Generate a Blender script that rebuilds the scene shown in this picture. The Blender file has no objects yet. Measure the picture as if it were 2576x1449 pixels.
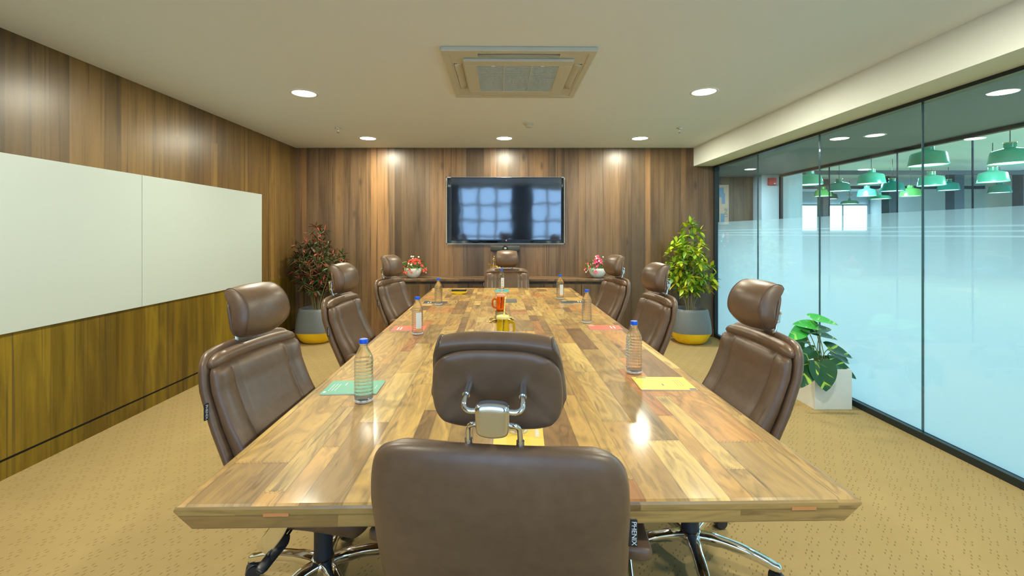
import bpy, bmesh, math, random
from mathutils import Vector, Matrix, noise as mnoise
PI = math.pi
sc = bpy.context.scene
C = sc.collection
# ------------------------------------------------------------------ camera
F, PX, PY, H = 1145.0, 1273.0, 588.0, 1.35          # focal length / principal point in pixels, eye height
cam = bpy.data.cameras.new('camera'); camo = bpy.data.objects.new('camera', cam); C.objects.link(camo)
camo.location = (0, 0, H); camo.rotation_euler = (PI/2, 0, 0)
cam.sensor_fit = 'HORIZONTAL'; cam.sensor_width = 36; cam.lens = 36*F/2576
cam.shift_x = (1288-PX)/2576; cam.shift_y = (PY-724.5)/2576
cam.clip_start = .02; cam.clip_end = 100
sc.camera = camo
# ------------------------------------------------------------------ world, exposure, lamps
w = bpy.data.worlds.new('world'); sc.world = w; w.use_nodes = True
w.node_tree.nodes['Background'].inputs[0].default_value = (.62, .8, 1, 1)
w.node_tree.nodes['Background'].inputs[1].default_value = .35
sc.view_settings.view_transform = 'Standard'; sc.view_settings.look = 'None'
sc.view_settings.gamma = 1; sc.view_settings.use_curve_mapping = False
sc.view_settings.exposure = 0.0
sc.cycles.max_bounces = 10; sc.cycles.diffuse_bounces = 5; sc.cycles.glossy_bounces = 4
sc.cycles.transmission_bounces = 8; sc.cycles.transparent_max_bounces = 24
sc.cycles.sample_clamp_indirect = 6; sc.cycles.use_denoising = True
sc.cycles.caustics_reflective = False; sc.cycles.caustics_refractive = False
CEIL = 2.476
def area(name, loc, rot, sx, sy, power, col, shape='RECTANGLE', spread=PI):
    l = bpy.data.lights.new(name, 'AREA'); l.shape = shape; l.size = sx
    if shape == 'RECTANGLE': l.size_y = sy
    l.energy = power; l.color = col; l.spread = spread
    o = bpy.data.objects.new(name, l); C.objects.link(o); o.location = loc; o.rotation_euler = rot
    return o
WARM = (.97, .93, .73); COOL = (.56, .85, 1.0)
DOWN = [(-1.62, 3.65), (1.57, 3.61), (-1.63, 5.37), (-.02, 5.37), (1.58, 5.37),
        (-1.62, 1.88), (1.57, 1.88), (-1.62, .1), (1.57, .1)]
for i, (x, y) in enumerate(DOWN):
    area('downlight_lamp', (x, y, CEIL-.006), (0, 0, 0), .16, .16, 30, WARM, 'DISK')
area('daylight', (0, -1.75, 1.45), (-PI/2, 0, PI), 4.6, 2.0, 170, (.38, .62, 1))
for x, y in [(3.93, 4.85), (3.97, 7.4), (3.93, 2.3), (3.93, -.2)]:
    area('corridor_lamp', (x, y, 2.39), (0, 0, 0), .15, .15, 32 if y > 3 else 12, (.72, .9, 1), 'DISK')
area('frost_backlight', (15.9, 6.0, 1.7), (0, PI/2, 0), 2.6, 13, 400, COOL)  # added light out of view, backlights the frosted film evenly
for x, y in [(7.2, 3.0), (8.4, 7.5), (9.5, 12.5), (11.5, 9)]:
    area('office_ceiling_lamp', (x, y, 3.1), (0, 0, 0), 1.1, 1.1, 380, COOL, 'DISK')

# ------------------------------------------------------------------ tags
def tag(o, label=None, cat=None, group=None, kind=None):
    if label: o['label'] = label
    if cat: o['category'] = cat
    if group: o['group'] = group
    if kind: o['kind'] = kind
    return o
def empty(name, loc=(0, 0, 0), rz=0):
    o = bpy.data.objects.new(name, None); C.objects.link(o); o.location = loc; o.rotation_euler = (0, 0, rz)
    o.empty_display_size = .1
    return o
def obj(name, bm, m, parent=None, smooth=False, loc=None, rot=None, sub=0, bev=0, autos=None):
    me = bpy.data.meshes.new(name); bmesh.ops.recalc_face_normals(bm, faces=bm.faces); bm.to_mesh(me); bm.free()
    ms = m if isinstance(m, (list, tuple)) else [m]
    for x in ms: me.materials.append(x)
    o = bpy.data.objects.new(name, me); C.objects.link(o)
    if smooth:
        for p in me.polygons: p.use_smooth = True
        if autos: me.set_sharp_from_angle(angle=math.radians(autos))
    if loc: o.location = loc
    if rot: o.rotation_euler = rot
    if parent: o.parent = parent
    if bev:
        b = o.modifiers.new('bevel', 'BEVEL'); b.width = bev; b.segments = 3; b.limit_method = 'ANGLE'
    if sub:
        s = o.modifiers.new('sub', 'SUBSURF'); s.levels = sub; s.render_levels = sub
    return o
def copy_tree(o, parent=None):
    c = o.copy(); C.objects.link(c)
    if parent: c.parent = parent
    for ch in list(o.children): copy_tree(ch, c)
    return c
def relabel(o, label):
    o['label'] = label; return o
# ------------------------------------------------------------------ mesh helpers
def box(bm, x0, x1, y0, y1, z0, z1, mi=0):
    v = [bm.verts.new(p) for p in ((x0,y0,z0),(x1,y0,z0),(x1,y1,z0),(x0,y1,z0),(x0,y0,z1),(x1,y0,z1),(x1,y1,z1),(x0,y1,z1))]
    for f in ((0,3,2,1),(4,5,6,7),(0,1,5,4),(1,2,6,5),(2,3,7,6),(3,0,4,7)):
        bm.faces.new([v[i] for i in f]).material_index = mi
    return v
def boxes(lst):
    bm = bmesh.new()
    for b in lst: box(bm, *b)
    return bm
def lathe(prof, n=32, wob=None, cap=True, mi=None, bm=None, off=(0,0,0)):
    bm = bm or bmesh.new(); rings = []
    for k, (r, z) in enumerate(prof):
        ring = []
        for j in range(n):
            a = 2*PI*j/n; rr = r if not wob else wob(r, z, a)
            ring.append(bm.verts.new((off[0]+rr*math.cos(a), off[1]+rr*math.sin(a), off[2]+z)))
        rings.append(ring)
    for k in range(len(rings)-1):
        for j in range(n):
            f = bm.faces.new((rings[k][j], rings[k][(j+1)%n], rings[k+1][(j+1)%n], rings[k+1][j]))
            if mi: f.material_index = mi(k)
    if cap:
        for rg in (rings[0], rings[-1]):
            if (rg[0].co-rg[1].co).length > 1e-5: bm.faces.new(rg)
    return bm
def tube(bm, pts, r, n=12, flat=None, cap=True):
    """sweep along pts; r float or list; flat=(a,b,up) gives an elliptic/flat section"""
    pts = [Vector(p) for p in pts]; m = len(pts); rings = []; up = None
    for i, p in enumerate(pts):
        t = (pts[min(i+1, m-1)]-pts[max(i-1, 0)]).normalized()
        if flat: u0 = Vector(flat[2])
        else: u0 = up if up else (Vector((0,0,1)) if abs(t.z) < .9 else Vector((0,1,0)))
        s = t.cross(u0)
        if s.length < 1e-6: s = t.cross(Vector((1,0,0)))
        s.normalize(); u = s.cross(t).normalized(); up = u
        rr = r[i] if isinstance(r, (list, tuple)) else r
        ring = []
        for j in range(n):
            a = 2*PI*j/n
            if flat:
                ca, sa = math.cos(a), math.sin(a)
                ex = .45
                du = math.copysign(abs(ca)**ex, ca)*flat[0]*rr; ds = math.copysign(abs(sa)**ex, sa)*flat[1]*rr
                ring.append(bm.verts.new(p+u*ds+s*du))
            else: ring.append(bm.verts.new(p+s*math.cos(a)*rr+u*math.sin(a)*rr))
        rings.append(ring)
    for k in range(m-1):
        for j in range(n): bm.faces.new((rings[k][j], rings[k][(j+1)%n], rings[k+1][(j+1)%n], rings[k+1][j]))
    if cap: bm.faces.new(rings[0]); bm.faces.new(rings[-1])
    return bm
def smoothpath(P, n=6):
    P = [Vector(p) for p in P]; out = []
    Q = [P[0]*2-P[1]]+P+[P[-1]*2-P[-2]]
    for i in range(1, len(Q)-2):
        for k in range(n):
            t = k/n; a, b, c, d = Q[i-1], Q[i], Q[i+1], Q[i+2]
            out.append(.5*((2*b)+(c-a)*t+(2*a-5*b+4*c-d)*t*t+(3*b-a-3*c+d)*t**3))
    out.append(P[-1]); return out
def pillow_pt(w, h, tf, tb, e, k, m, U, V, side):
    r = max(abs(U), abs(V))
    if r < 1e-6: x = z = 0
    else:
        cx, cz = U/r, V/r; q = (abs(cx)**e+abs(cz)**e)**(-1/e); q = 1+(q-1)*r**2
        x, z = U*q*w/2, V*q*h/2
    t = max(0, 1-r**k)**(1/m)
    return Vector((x, t*tf if side > 0 else -t*tb, z))
def pillow(w, h, tf, tb, e=5, k=6, m=2.2, n=24, fn=None, bm=None):
    """rounded slab in the xz plane; front (+y) thickness tf, back tb"""
    bm = bm or bmesh.new(); G = {}
    def P(i, j, side):
        U = -1+2*i/n; V = -1+2*j/n
        # denser near the rim
        U = math.copysign(1-(1-abs(U))**1.5, U); V = math.copysign(1-(1-abs(V))**1.5, V)
        r = max(abs(U), abs(V))
        if r < 1e-6: x = z = 0
        else:
            cx, cz = U/r, V/r; s = (abs(cx)**e+abs(cz)**e)**(-1/e); s = 1+(s-1)*r**2
            x, z = U*s*w/2, V*s*h/2
        t = max(0, 1-r**k)**(1/m)
        y = t*tf if side > 0 else -t*tb
        return Vector((x, y, z)), U, V, r
    for side in (1, -1):
        for i in range(n+1):
            for j in range(n+1):
                rim = i in (0, n) or j in (0, n)
                key = (i, j, 0 if rim else side)
                if key in G: continue
                p, U, V, r = P(i, j, side)
                if fn: p = fn(p, U, V, side)
                G[key] = bm.verts.new(p)
    g = lambda i, j, s: G[(i, j, 0 if i in (0, n) or j in (0, n) else s)]
    for side in (1, -1):
        for i in range(n):
            for j in range(n): bm.faces.new((g(i,j,side), g(i+1,j,side), g(i+1,j+1,side), g(i,j+1,side)))
    return bm
def xf(bm, M): bmesh.ops.transform(bm, matrix=M, verts=bm.verts); return bm
def at(px, py, Y): return Vector(((px-PX)*Y/F, Y, H-(py-PY)*Y/F))
def ontable(px, py): 
    Y = F*(H-.75)/(py-PY); return Vector(((px-PX)*Y/F, Y, .75))
def lettering(name, s, size, m, parent, loc, rot, ext=.0003, align='CENTER'):
    cu = bpy.data.curves.new(name, 'FONT'); cu.body = s; cu.size = size; cu.extrude = ext
    cu.align_x = align; cu.align_y = 'CENTER'
    t = bpy.data.objects.new(name+'_tmp', cu); C.objects.link(t)
    dg = bpy.context.evaluated_depsgraph_get(); me = bpy.data.meshes.new_from_object(t.evaluated_get(dg))
    bpy.data.objects.remove(t); o = bpy.data.objects.new(name, me); C.objects.link(o)
    me.materials.clear(); me.materials.append(m); o.parent = parent; o.location = loc; o.rotation_euler = rot
    return o
# ------------------------------------------------------------------ node helpers
class N:
    def __init__(s, name):
        s.m = bpy.data.materials.new(name); s.m.use_nodes = True; s.t = s.m.node_tree
        s.b = s.t.nodes['Principled BSDF']; s.out = s.t.nodes['Material Output']
    def n(s, ty, **k):
        x = s.t.nodes.new(ty)
        for a, b in k.items(): setattr(x, a, b)
        return x
    def l(s, a, b): s.t.links.new(a, b)
    def set(s, sock, v):
        if hasattr(v, 'links') or hasattr(v, 'is_linked'): s.l(v, sock)
        else: sock.default_value = v
    def math(s, op, a, b=0, c=0, clamp=False):
        x = s.n('ShaderNodeMath', operation=op); x.use_clamp = clamp
        s.set(x.inputs[0], a); s.set(x.inputs[1], b); s.set(x.inputs[2], c); return x.outputs[0]
    def xyz(s, out='Object'):
        tc = s.n('ShaderNodeTexCoord'); sp = s.n('ShaderNodeSeparateXYZ'); s.l(tc.outputs[out], sp.inputs[0])
        return sp.outputs[0], sp.outputs[1], sp.outputs[2]
    def vec(s, x, y, z=0):
        c = s.n('ShaderNodeCombineXYZ'); s.set(c.inputs[0], x); s.set(c.inputs[1], y); s.set(c.inputs[2], z); return c.outputs[0]
    def noise(s, v, scale=5, detail=3, rough=.5, dist=0):
        x = s.n('ShaderNodeTexNoise'); s.l(v, x.inputs['Vector']); x.inputs['Scale'].default_value = scale
        x.inputs['Detail'].default_value = detail; x.inputs['Roughness'].default_value = rough; x.inputs['Distortion'].default_value = dist
        return x.outputs[0]
    def ramp(s, f, stops, interp='LINEAR'):
        r = s.n('ShaderNodeValToRGB'); s.set(r.inputs[0], f); r.color_ramp.interpolation = interp
        e = r.color_ramp.elements
        while len(e) > 1: e.remove(e[-1])
        e[0].position = stops[0][0]; e[0].color = (*stops[0][1], 1)
        for p, c in stops[1:]:
            q = e.new(p); q.color = (*c, 1)
        return r.outputs[0]
    def mix(s, f, a, b, mode='MIX'):
        x = s.n('ShaderNodeMix', data_type='RGBA', blend_type=mode); s.set(x.inputs[0], f)
        for i, v in ((6, a), (7, b)):
            if isinstance(v, tuple): v = (*v, 1) if len(v) == 3 else v
            s.set(x.inputs[i], v)
        return x.outputs[2]
    def base(s, c):
        s.set(s.b.inputs['Base Color'], (*c, 1) if isinstance(c, tuple) else c)
    def p(s, **k):
        for a, v in k.items(): s.set(s.b.inputs[a.replace('_', ' ')], v)
    def bump(s, h, strength=.3, dist=.002):
        x = s.n('ShaderNodeBump'); x.inputs['Strength'].default_value = strength; x.inputs['Distance'].default_value = dist
        s.l(h, x.inputs['Height']); s.l(x.outputs[0], s.b.inputs['Normal'])
def simple(name, col, rough=.5, metal=0, var=.06, **k):
    a = N(name)
    x, y, z = a.xyz(); f = a.noise(a.vec(x, y, z), 14, 3)
    a.base(a.mix(f, tuple(c*(1-var) for c in col), tuple(min(1, c*(1+var*.7)) for c in col)))
    a.p(Roughness=rough, Metallic=metal, **k); return a.m
def emis(name, col, st):
    a = N(name); a.base((0, 0, 0)); a.b.inputs['Emission Color'].default_value = (*col, 1); a.b.inputs['Emission Strength'].default_value = st; return a.m
def planks(name, width, length, cols, rough=.35, seam=.5, axes='wall', fig=.3, knots=.5, coat=0, vary=.35, bandk=26, far=None):
    a = N(name); x, y, z = a.xyz()
    if axes == 'wall': u = a.math('ADD', x, y); v = z
    elif axes == 'edge': u = a.math('ADD', z, .002); v = a.math('ADD', x, y)
    else: u = a.math('ADD', x, 0.013); v = y
    uu = a.math('ADD', a.math('DIVIDE', u, width), a.math('MULTIPLY', a.math('SINE', a.math('MULTIPLY', u, 5.1/width)), .12))
    uu = a.math('ADD', uu, a.math('MULTIPLY', a.math('SINE', a.math('MULTIPLY', u, 1.9/width)), vary))
    cu = a.math('FLOOR', uu); fu = a.math('FRACT', uu)
    wn = a.n('ShaderNodeTexWhiteNoise', noise_dimensions='1D'); a.l(cu, wn.inputs['W'])
    if far:      # shorter blocks beyond a seam across the board
        L = a.math('ADD', length, a.math('MULTIPLY', a.math('GREATER_THAN', v, far[0]), far[1]-length))
    else: L = length
    vv = a.math('ADD', a.math('DIVIDE', v, L), a.math('MULTIPLY', wn.outputs['Value'], 9.7))
    cv = a.math('FLOOR', vv); fv = a.math('FRACT', vv)
    w2 = a.n('ShaderNodeTexWhiteNoise', noise_dimensions='2D'); a.l(a.vec(cu, cv), w2.inputs['Vector'])
    rnd = w2.outputs['Value']; off = a.math('MULTIPLY', rnd, 37)
    st = [(i/(len(cols)-1), c) for i, c in enumerate(cols)]
    col = a.ramp(rnd, st)
    s1 = 1.0 if axes == 'wall' else 1.7
    gv = a.vec(a.math('ADD', a.math('MULTIPLY', u, 7*s1), off), a.math('ADD', a.math('MULTIPLY', v, .9 if axes == 'wall' else 2.6), off), off)
    n1 = a.noise(gv, 1, 4, .5, .6 if axes == 'wall' else 1.1)
    band = a.math('ADD', a.math('MULTIPLY', a.math('SINE', a.math('MULTIPLY', n1, bandk)), .5), .5)
    fine = a.noise(a.vec(a.math('ADD', a.math('MULTIPLY', u, 130), off), a.math('MULTIPLY', v, 5 if axes == 'wall' else 11), off), 1, 2)
    big = a.noise(a.vec(a.math('ADD', a.math('MULTIPLY', u, 11), off), a.math('ADD', a.math('MULTIPLY', v, .7), off), off), 1, 2, .5, .3)
    g = a.math('ADD', a.math('MULTIPLY', band, fig*.55), a.math('ADD', a.math('MULTIPLY', fine, .28), a.math('MULTIPLY', big, .62)))
    dark = a.ramp(g, [(.22, (.36, .31, .27)), (.46, (.88, .86, .84)), (.78, (1.3, 1.27, 1.18))])
    col = a.mix(1, col, dark, 'MULTIPLY')
    # thin dark mineral streaks along the grain
    sk = a.noise(a.vec(a.math('ADD', a.math('MULTIPLY', u, 34), off), a.math('ADD', a.math('MULTIPLY', v, .45 if axes == 'wall' else 3.2), off), 0), 1, 2, .5, .8)
    sk = a.ramp(sk, [(.58 if axes == 'wall' else .62, (0, 0, 0)), (.66 if axes == 'wall' else .70, (1, 1, 1))])
    col = a.mix(a.math('MULTIPLY', sk, .6 if axes == 'wall' else .5), col, (.055, .035, .02))
    if knots:
        vo = a.n('ShaderNodeTexVoronoi'); a.l(a.vec(a.math('MULTIPLY', u, 4.3), a.math('MULTIPLY', v, 1.7), off), vo.inputs['Vector']); vo.inputs['Scale'].default_value = 1
        kn = a.ramp(vo.outputs['Distance'], [(.03, (1, 1, 1)), (.13, (0, 0, 0))])
        col = a.mix(a.math('MULTIPLY', kn, knots), col, (.05, .035, .025))
    # seams
    du = a.math('MINIMUM', fu, a.math('SUBTRACT', 1, fu))
    su = a.math('LESS_THAN', du, .0022/width)
    if axes == 'table':
        dv = a.math('MULTIPLY', a.math('MINIMUM', fv, a.math('SUBTRACT', 1, fv)), L)
        # finger joint teeth at the ends of the staves
        tooth = a.math('MULTIPLY', a.math('ABSOLUTE', a.math('SUBTRACT', a.math('FRACT', a.math('MULTIPLY', u, 95)), .5)), .016)
        sv = a.math('LESS_THAN', a.math('ABSOLUTE', a.math('SUBTRACT', dv, tooth)), .0011)
        su = a.math('MAXIMUM', a.math('MULTIPLY', su, .6), a.math('MULTIPLY', sv, .8))
    col = a.mix(a.math('MULTIPLY', su, seam), col, (.06, .04, .025))
    a.base(col); a.p(Roughness=rough)
    a.b.inputs['Specular IOR Level'].default_value = .3 if axes == 'table' else .5
    if coat: a.p(Coat_Weight=coat, Coat_Roughness=.12)
    a.bump(g, .12, .001)
    return a.m
# ------------------------------------------------------------------ materials
def paint(name, col, rough=.6): return simple(name, col, rough, var=.015)
M = {}
M['wall'] = planks('back_wall_laminate', .125, 60, [(.085,.055,.03), (.20,.12,.058), (.12,.078,.042), (.28,.155,.068), (.10,.07,.042), (.18,.115,.065), (.14,.085,.045)], rough=.33, fig=.3, knots=.85, bandk=12)
M['wall_l'] = planks('side_wall_laminate', .16, 60, [(.12,.068,.022), (.20,.12,.035), (.10,.06,.022), (.23,.135,.04), (.15,.09,.03), (.18,.10,.032)], rough=.32, fig=.3, knots=.5, bandk=16)
M['wall_low'] = planks('lower_wall_laminate', .30, 60, [(.15,.10,.008), (.20,.135,.012), (.12,.075,.007), (.23,.145,.014)], rough=.36, fig=.5, knots=0, bandk=20)  # own wide grain; olive cast of the wall's shade painted into its colour
M['table'] = planks('mango_wood', .078, .52, [(.38,.215,.06), (.52,.34,.10), (.22,.115,.04), (.56,.39,.13), (.38,.155,.045), (.42,.28,.085), (.17,.09,.035), (.52,.33,.095), (.28,.18,.065), (.48,.27,.07)], rough=.45, seam=.6, axes='table', fig=.46, knots=.75, coat=.32, bandk=30, far=(.03, .22))
M['table_far'] = M['table']
def carpet():
    a = N('carpet'); x, y, z = a.xyz()
    n = a.noise(a.vec(x, y, 0), 3, 3); nf = a.noise(a.vec(x, y, 0), 260, 2)
    col = a.mix(n, (.375, .276, .120), (.445, .335, .155))
    col = a.mix(a.math('MULTIPLY', nf, .35), col, (.30, .19, .07))
    # little clusters of stitched dashes on a staggered grid
    sx, sy = .112, .085
    iy = a.math('FLOOR', a.math('DIVIDE', y, sy))
    xs = a.math('ADD', a.math('DIVIDE', x, sx), a.math('MULTIPLY', a.math('MODULO', a.math('ABSOLUTE', iy), 2), .5))
    lx = a.math('MULTIPLY', a.math('SUBTRACT', a.math('FRACT', xs), .5), sx)
    ly = a.math('MULTIPLY', a.math('SUBTRACT', a.math('FRACT', a.math('DIVIDE', y, sy)), .5), sy)
    jx = a.math('MULTIPLY', a.math('SUBTRACT', a.noise(a.vec(x, y, 0), 30, 1), .5), .012)
    tot = None
    for cx, cy in ((-.022, .012), (.012, .020), (-.006, -.004), (.024, -.006), (-.026, -.020), (.006, -.024), (-.004, .03)):
        ax = a.math('ADD', a.math('SUBTRACT', lx, cx), jx); ay = a.math('SUBTRACT', ly, cy)
        # dash tilted
        p1 = a.math('ADD', a.math('MULTIPLY', ax, .5), a.math('MULTIPLY', ay, .86)); p2 = a.math('SUBTRACT', a.math('MULTIPLY', ax, .86), a.math('MULTIPLY', ay, .5))
        d = a.math('ADD', a.math('POWER', a.math('DIVIDE', a.math('ABSOLUTE', p1), .0075), 2), a.math('POWER', a.math('DIVIDE', a.math('ABSOLUTE', p2), .0026), 2))
        s = a.math('LESS_THAN', d, 1)
        tot = s if tot is None else a.math('MAXIMUM', tot, s)
    col = a.mix(a.math('MULTIPLY', tot, .62), col, (.15, .095, .035))
    a.base(col); a.p(Roughness=.95); a.b.inputs['Specular IOR Level'].default_value = .1
    a.bump(a.math('SUBTRACT', nf, tot), .5, .003); return a.m
M['carpet'] = carpet()
M['ceil'] = paint('ceiling_paint', (.76, .82, .84), .75)
M['beam'] = paint('beam_paint', (.82, .86, .80), .7)
M['white'] = paint('white_gloss', (.80, .80, .76), .25)
M['board'] = simple('whiteboard_enamel', (.50, .565, .53), .30, var=.01)
M['acw'] = simple('cassette_plastic', (.58, .58, .47), .4)
M['grille'] = simple('grille_plastic', (.56, .62, .57), .5)
M['black'] = simple('black_plastic', (.018, .02, .022), .35)
M['matblack'] = simple('flat_black', (.01, .01, .01), .8)
M['frame'] = simple('dark_frame', (.02, .03, .032), .35, .3)
M['chrome'] = simple('chrome', (.86, .87, .88), .07, 1)
M['brushed'] = simple('cast_chrome', (.75, .76, .78), .16, 1)
M['castor'] = simple('castor_plastic', (.03, .034, .038), .5)
M['pot'] = simple('grey_pot', (.15, .17, .18), .45)
M['yellow'] = simple('yellow_pot', (.90, .60, .01), .45)
M['soil'] = simple('soil', (.04, .03, .02), .9)
M['planter'] = simple('white_planter', (.78, .80, .74), .4)
M['blue'] = simple('blue_cap', (.0, .09, .75), .35)
M['brass'] = simple('brass', (.75, .55, .22), .25, 1)
M['grey'] = simple('niche_grey', (.36, .40, .40), .5)
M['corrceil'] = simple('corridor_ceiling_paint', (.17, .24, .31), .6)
M['offceil'] = simple('office_ceiling_paint', (.58, .74, .82), .7)
M['offwall'] = simple('office_wall_paint', (.65, .75, .78), .6)
M['offdark'] = simple('office_dark', (.05, .07, .09), .5)
M['red'] = simple('alarm_red', (.55, .03, .03), .4)
M['paper'] = simple('paper', (.78, .78, .76), .6)
M['green_lamp'] = simple('green_enamel', (.10, .42, .24), .2)
M['green_lamp2'] = simple('lime_enamel', (.16, .48, .10), .2)
M['teal_lamp'] = simple('teal_enamel', (.02, .25, .18), .2)
M['lampglow'] = emis('lamp_glow', (.75, .95, 1), 5)
M['downglow'] = emis('downlight_glow', (1, .95, .82), 14)
M['farwin'] = emis('window_glow', (.75, .95, 1), 5)
M['brownwall'] = planks('corridor_laminate', .3, 3, [(.13,.09,.05), (.17,.12,.07), (.15,.10,.06)], rough=.5, fig=.1, knots=0)
def leather():
    a = N('brown_leather'); x, y, z = a.xyz(); v = a.vec(x, y, z)
    n = a.noise(v, 7, 4, .55, .4); g = a.noise(v, 260, 2)
    n2 = a.noise(v, 38, 3)
    col = a.mix(a.math('MULTIPLY', a.math('ADD', n, n2), .5), (.080, .043, .021), (.190, .115, .068))
    a.base(col); a.p(Roughness=.40); a.b.inputs['Coat Weight'].default_value = .12; a.b.inputs['Coat Roughness'].default_value = .3
    big = a.noise(v, 11, 2)
    a.bump(a.math('ADD', a.math('MULTIPLY', g, .06), big), .16, .006); return a.m
M['leather'] = leather()
M['stitch'] = simple('leather_piping', (.10, .062, .038), .5)
def tvscreen():
    a = N('tv_screen'); a.base((.004, .006, .012)); a.p(Roughness=.06, Specular_IOR_Level=1.0, IOR=1.75)
    x, y, z = a.xyz(); a.bump(a.noise(a.vec(x, 0, z), 2.2, 2), .15, .012); return a.m
M['screen'] = tvscreen()
def pane(name, tint=(.89, .95, .97), k=1.0):
    a = N(name); t = a.n('ShaderNodeBsdfTransparent'); t.inputs[0].default_value = (*tint, 1)
    g = a.n('ShaderNodeBsdfGlossy'); g.inputs['Roughness'].default_value = 0; g.inputs[0].default_value = (.95, 1, 1, 1)
    lw = a.n('ShaderNodeLayerWeight'); lw.inputs[0].default_value = .5
    f = a.math('ADD', .045*k, a.math('MULTIPLY', a.math('POWER', lw.outputs['Facing'], 5), .9), clamp=True)
    mx = a.n('ShaderNodeMixShader'); a.l(f, mx.inputs[0]); a.l(t.outputs[0], mx.inputs[1]); a.l(g.outputs[0], mx.inputs[2])
    a.l(mx.outputs[0], a.out.inputs[0]); return a.m
M['pane'] = pane('clear_pane'); 
def frost():
    a = N('frosted_film'); x, y, z = a.xyz()
    t = a.n('ShaderNodeBsdfTransparent')
    tr = a.n('ShaderNodeBsdfTranslucent'); tr.inputs[0].default_value = (.80, .92, .97, 1)
    d = a.n('ShaderNodeBsdfDiffuse'); d.inputs[0].default_value = (.52, .68, .74, 1)
    m1 = a.n('ShaderNodeMixShader'); m1.inputs[0].default_value = .35; a.l(tr.outputs[0], m1.inputs[1]); a.l(d.outputs[0], m1.inputs[2])
    # the dot gradient of the film: thin at its top edge, dense lower down
    am = a.ramp(a.math('DIVIDE', z, 1.6), [(.0, (.96,)*3), (.50, (.94,)*3), (.68, (.84,)*3), (.82, (.62,)*3), (.9375, (.36,)*3)])
    st = None
    for zz in (1.395, 1.365, 1.335):
        s = a.math('LESS_THAN', a.math('ABSOLUTE', a.math('SUBTRACT', z, zz)), .005)
        st = s if st is None else a.math('MAXIMUM', st, s)
    am = a.math('ADD', am, a.math('MULTIPLY', st, .25), clamp=True)
    m2 = a.n('ShaderNodeMixShader'); a.l(am, m2.inputs[0]); a.l(t.outputs[0], m2.inputs[1]); a.l(m1.outputs[0], m2.inputs[2])
    a.l(m2.outputs[0], a.out.inputs[0]); return a.m
M['frost'] = frost()
def liquid(name, col, mixt=.45, rough=.02, ior=1.33):
    a = N(name); a.base(col); a.p(Roughness=rough, Transmission_Weight=1.0, IOR=ior)
    t = a.n('ShaderNodeBsdfTransparent'); t.inputs[0].default_value = (*[c**.5 for c in col], 1)
    mx = a.n('ShaderNodeMixShader'); mx.inputs[0].default_value = mixt
    a.l(a.b.outputs[0], mx.inputs[1]); a.l(t.outputs[0], mx.inputs[2]); a.l(mx.outputs[0], a.out.inputs[0]); return a.m
M['water'] = liquid('bottle_plastic_and_water', (.97, .985, .98), .38)
M['bottlebase'] = liquid('bottle_base_plastic', (.97, .99, .98), .3, .35)
M['bottlebase'].node_tree.nodes['Principled BSDF'].inputs['Transmission Weight'].default_value = .1
M['amber'] = liquid('orange_glass', (.95, .22, .02), .35)
M['lime'] = liquid('yellow_green_glass', (.85, .78, .03), .4)
M['crystal'] = liquid('clear_glass', (.85, .97, .95), .4, ior=1.45)
def leafmat(name, stops, rough=.4):
    a = N(name); g = a.n('ShaderNodeNewGeometry')
    c = a.ramp(g.outputs['Random Per Island'], stops)
    x, y, z = a.xyz(); n = a.noise(a.vec(x, y, z), 60, 2)
    a.base(a.mix(a.math('MULTIPLY', n, .6), c, a.mix(.5, c, (.03, .08, .01)))); a.p(Roughness=rough)
    return a.m
M['croton'] = leafmat('croton_leaves', [(0, (.08,.22,.02)), (.25, (.16,.38,.025)), (.5, (.42,.62,.03)), (.7, (.75,.76,.03)), (.85, (.88,.74,.03)), (1, (.26,.48,.04))])
M['redleaf'] = leafmat('red_green_leaves', [(0, (.02,.06,.018)), (.35, (.05,.10,.03)), (.6, (.09,.07,.03)), (.72, (.10,.03,.02)), (.85, (.35,.04,.04)), (1, (.55,.12,.10))])
M['flowerleaf'] = leafmat('posy_leaves', [(0, (.03,.12,.02)), (.6, (.06,.22,.03)), (1, (.25,.5,.06))])
M['stem'] = simple('green_stems', (.22, .26, .07), .5)
M['twig'] = simple('twigs', (.30, .24, .10), .6)
def pothos(name, dark, streak):
    a = N(name); x, y, z = a.xyz()
    w = a.math('ABSOLUTE', x)
    s = a.noise(a.vec(a.math('ADD', a.math('MULTIPLY', x, 10), 3), a.math('SUBTRACT', a.math('MULTIPLY', y, 42), a.math('MULTIPLY', w, 38)), 0), 1, 2)
    gn = a.n('ShaderNodeObjectInfo')
    s = a.noise(a.vec(a.math('MULTIPLY', x, 9), a.math('SUBTRACT', a.math('MULTIPLY', y, 34), a.math('MULTIPLY', w, 30)), a.math('MULTIPLY', gn.outputs['Random'], 40)), 1, 1)
    f = a.ramp(s, [(.60, (0, 0, 0)), (.68, (1, 1, 1))])
    col = a.mix(f, dark, streak)
    vein = a.math('LESS_THAN', a.math('ABSOLUTE', a.math('SUBTRACT', a.math('FRACT', a.math('MULTIPLY', a.math('SUBTRACT', y, a.math('MULTIPLY', w, .8)), 55)), .5)), .06)
    col = a.mix(a.math('MULTIPLY', vein, .25), col, tuple(c*2.2 for c in dark))
    a.base(col); a.p(Roughness=.35); return a.m
M['pothos'] = pothos('dark_variegated_leaf', (.015, .085, .02), (.45, .68, .06))
M['pothos2'] = pothos('bright_variegated_leaf', (.06, .45, .06), (.35, .72, .15))
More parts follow.
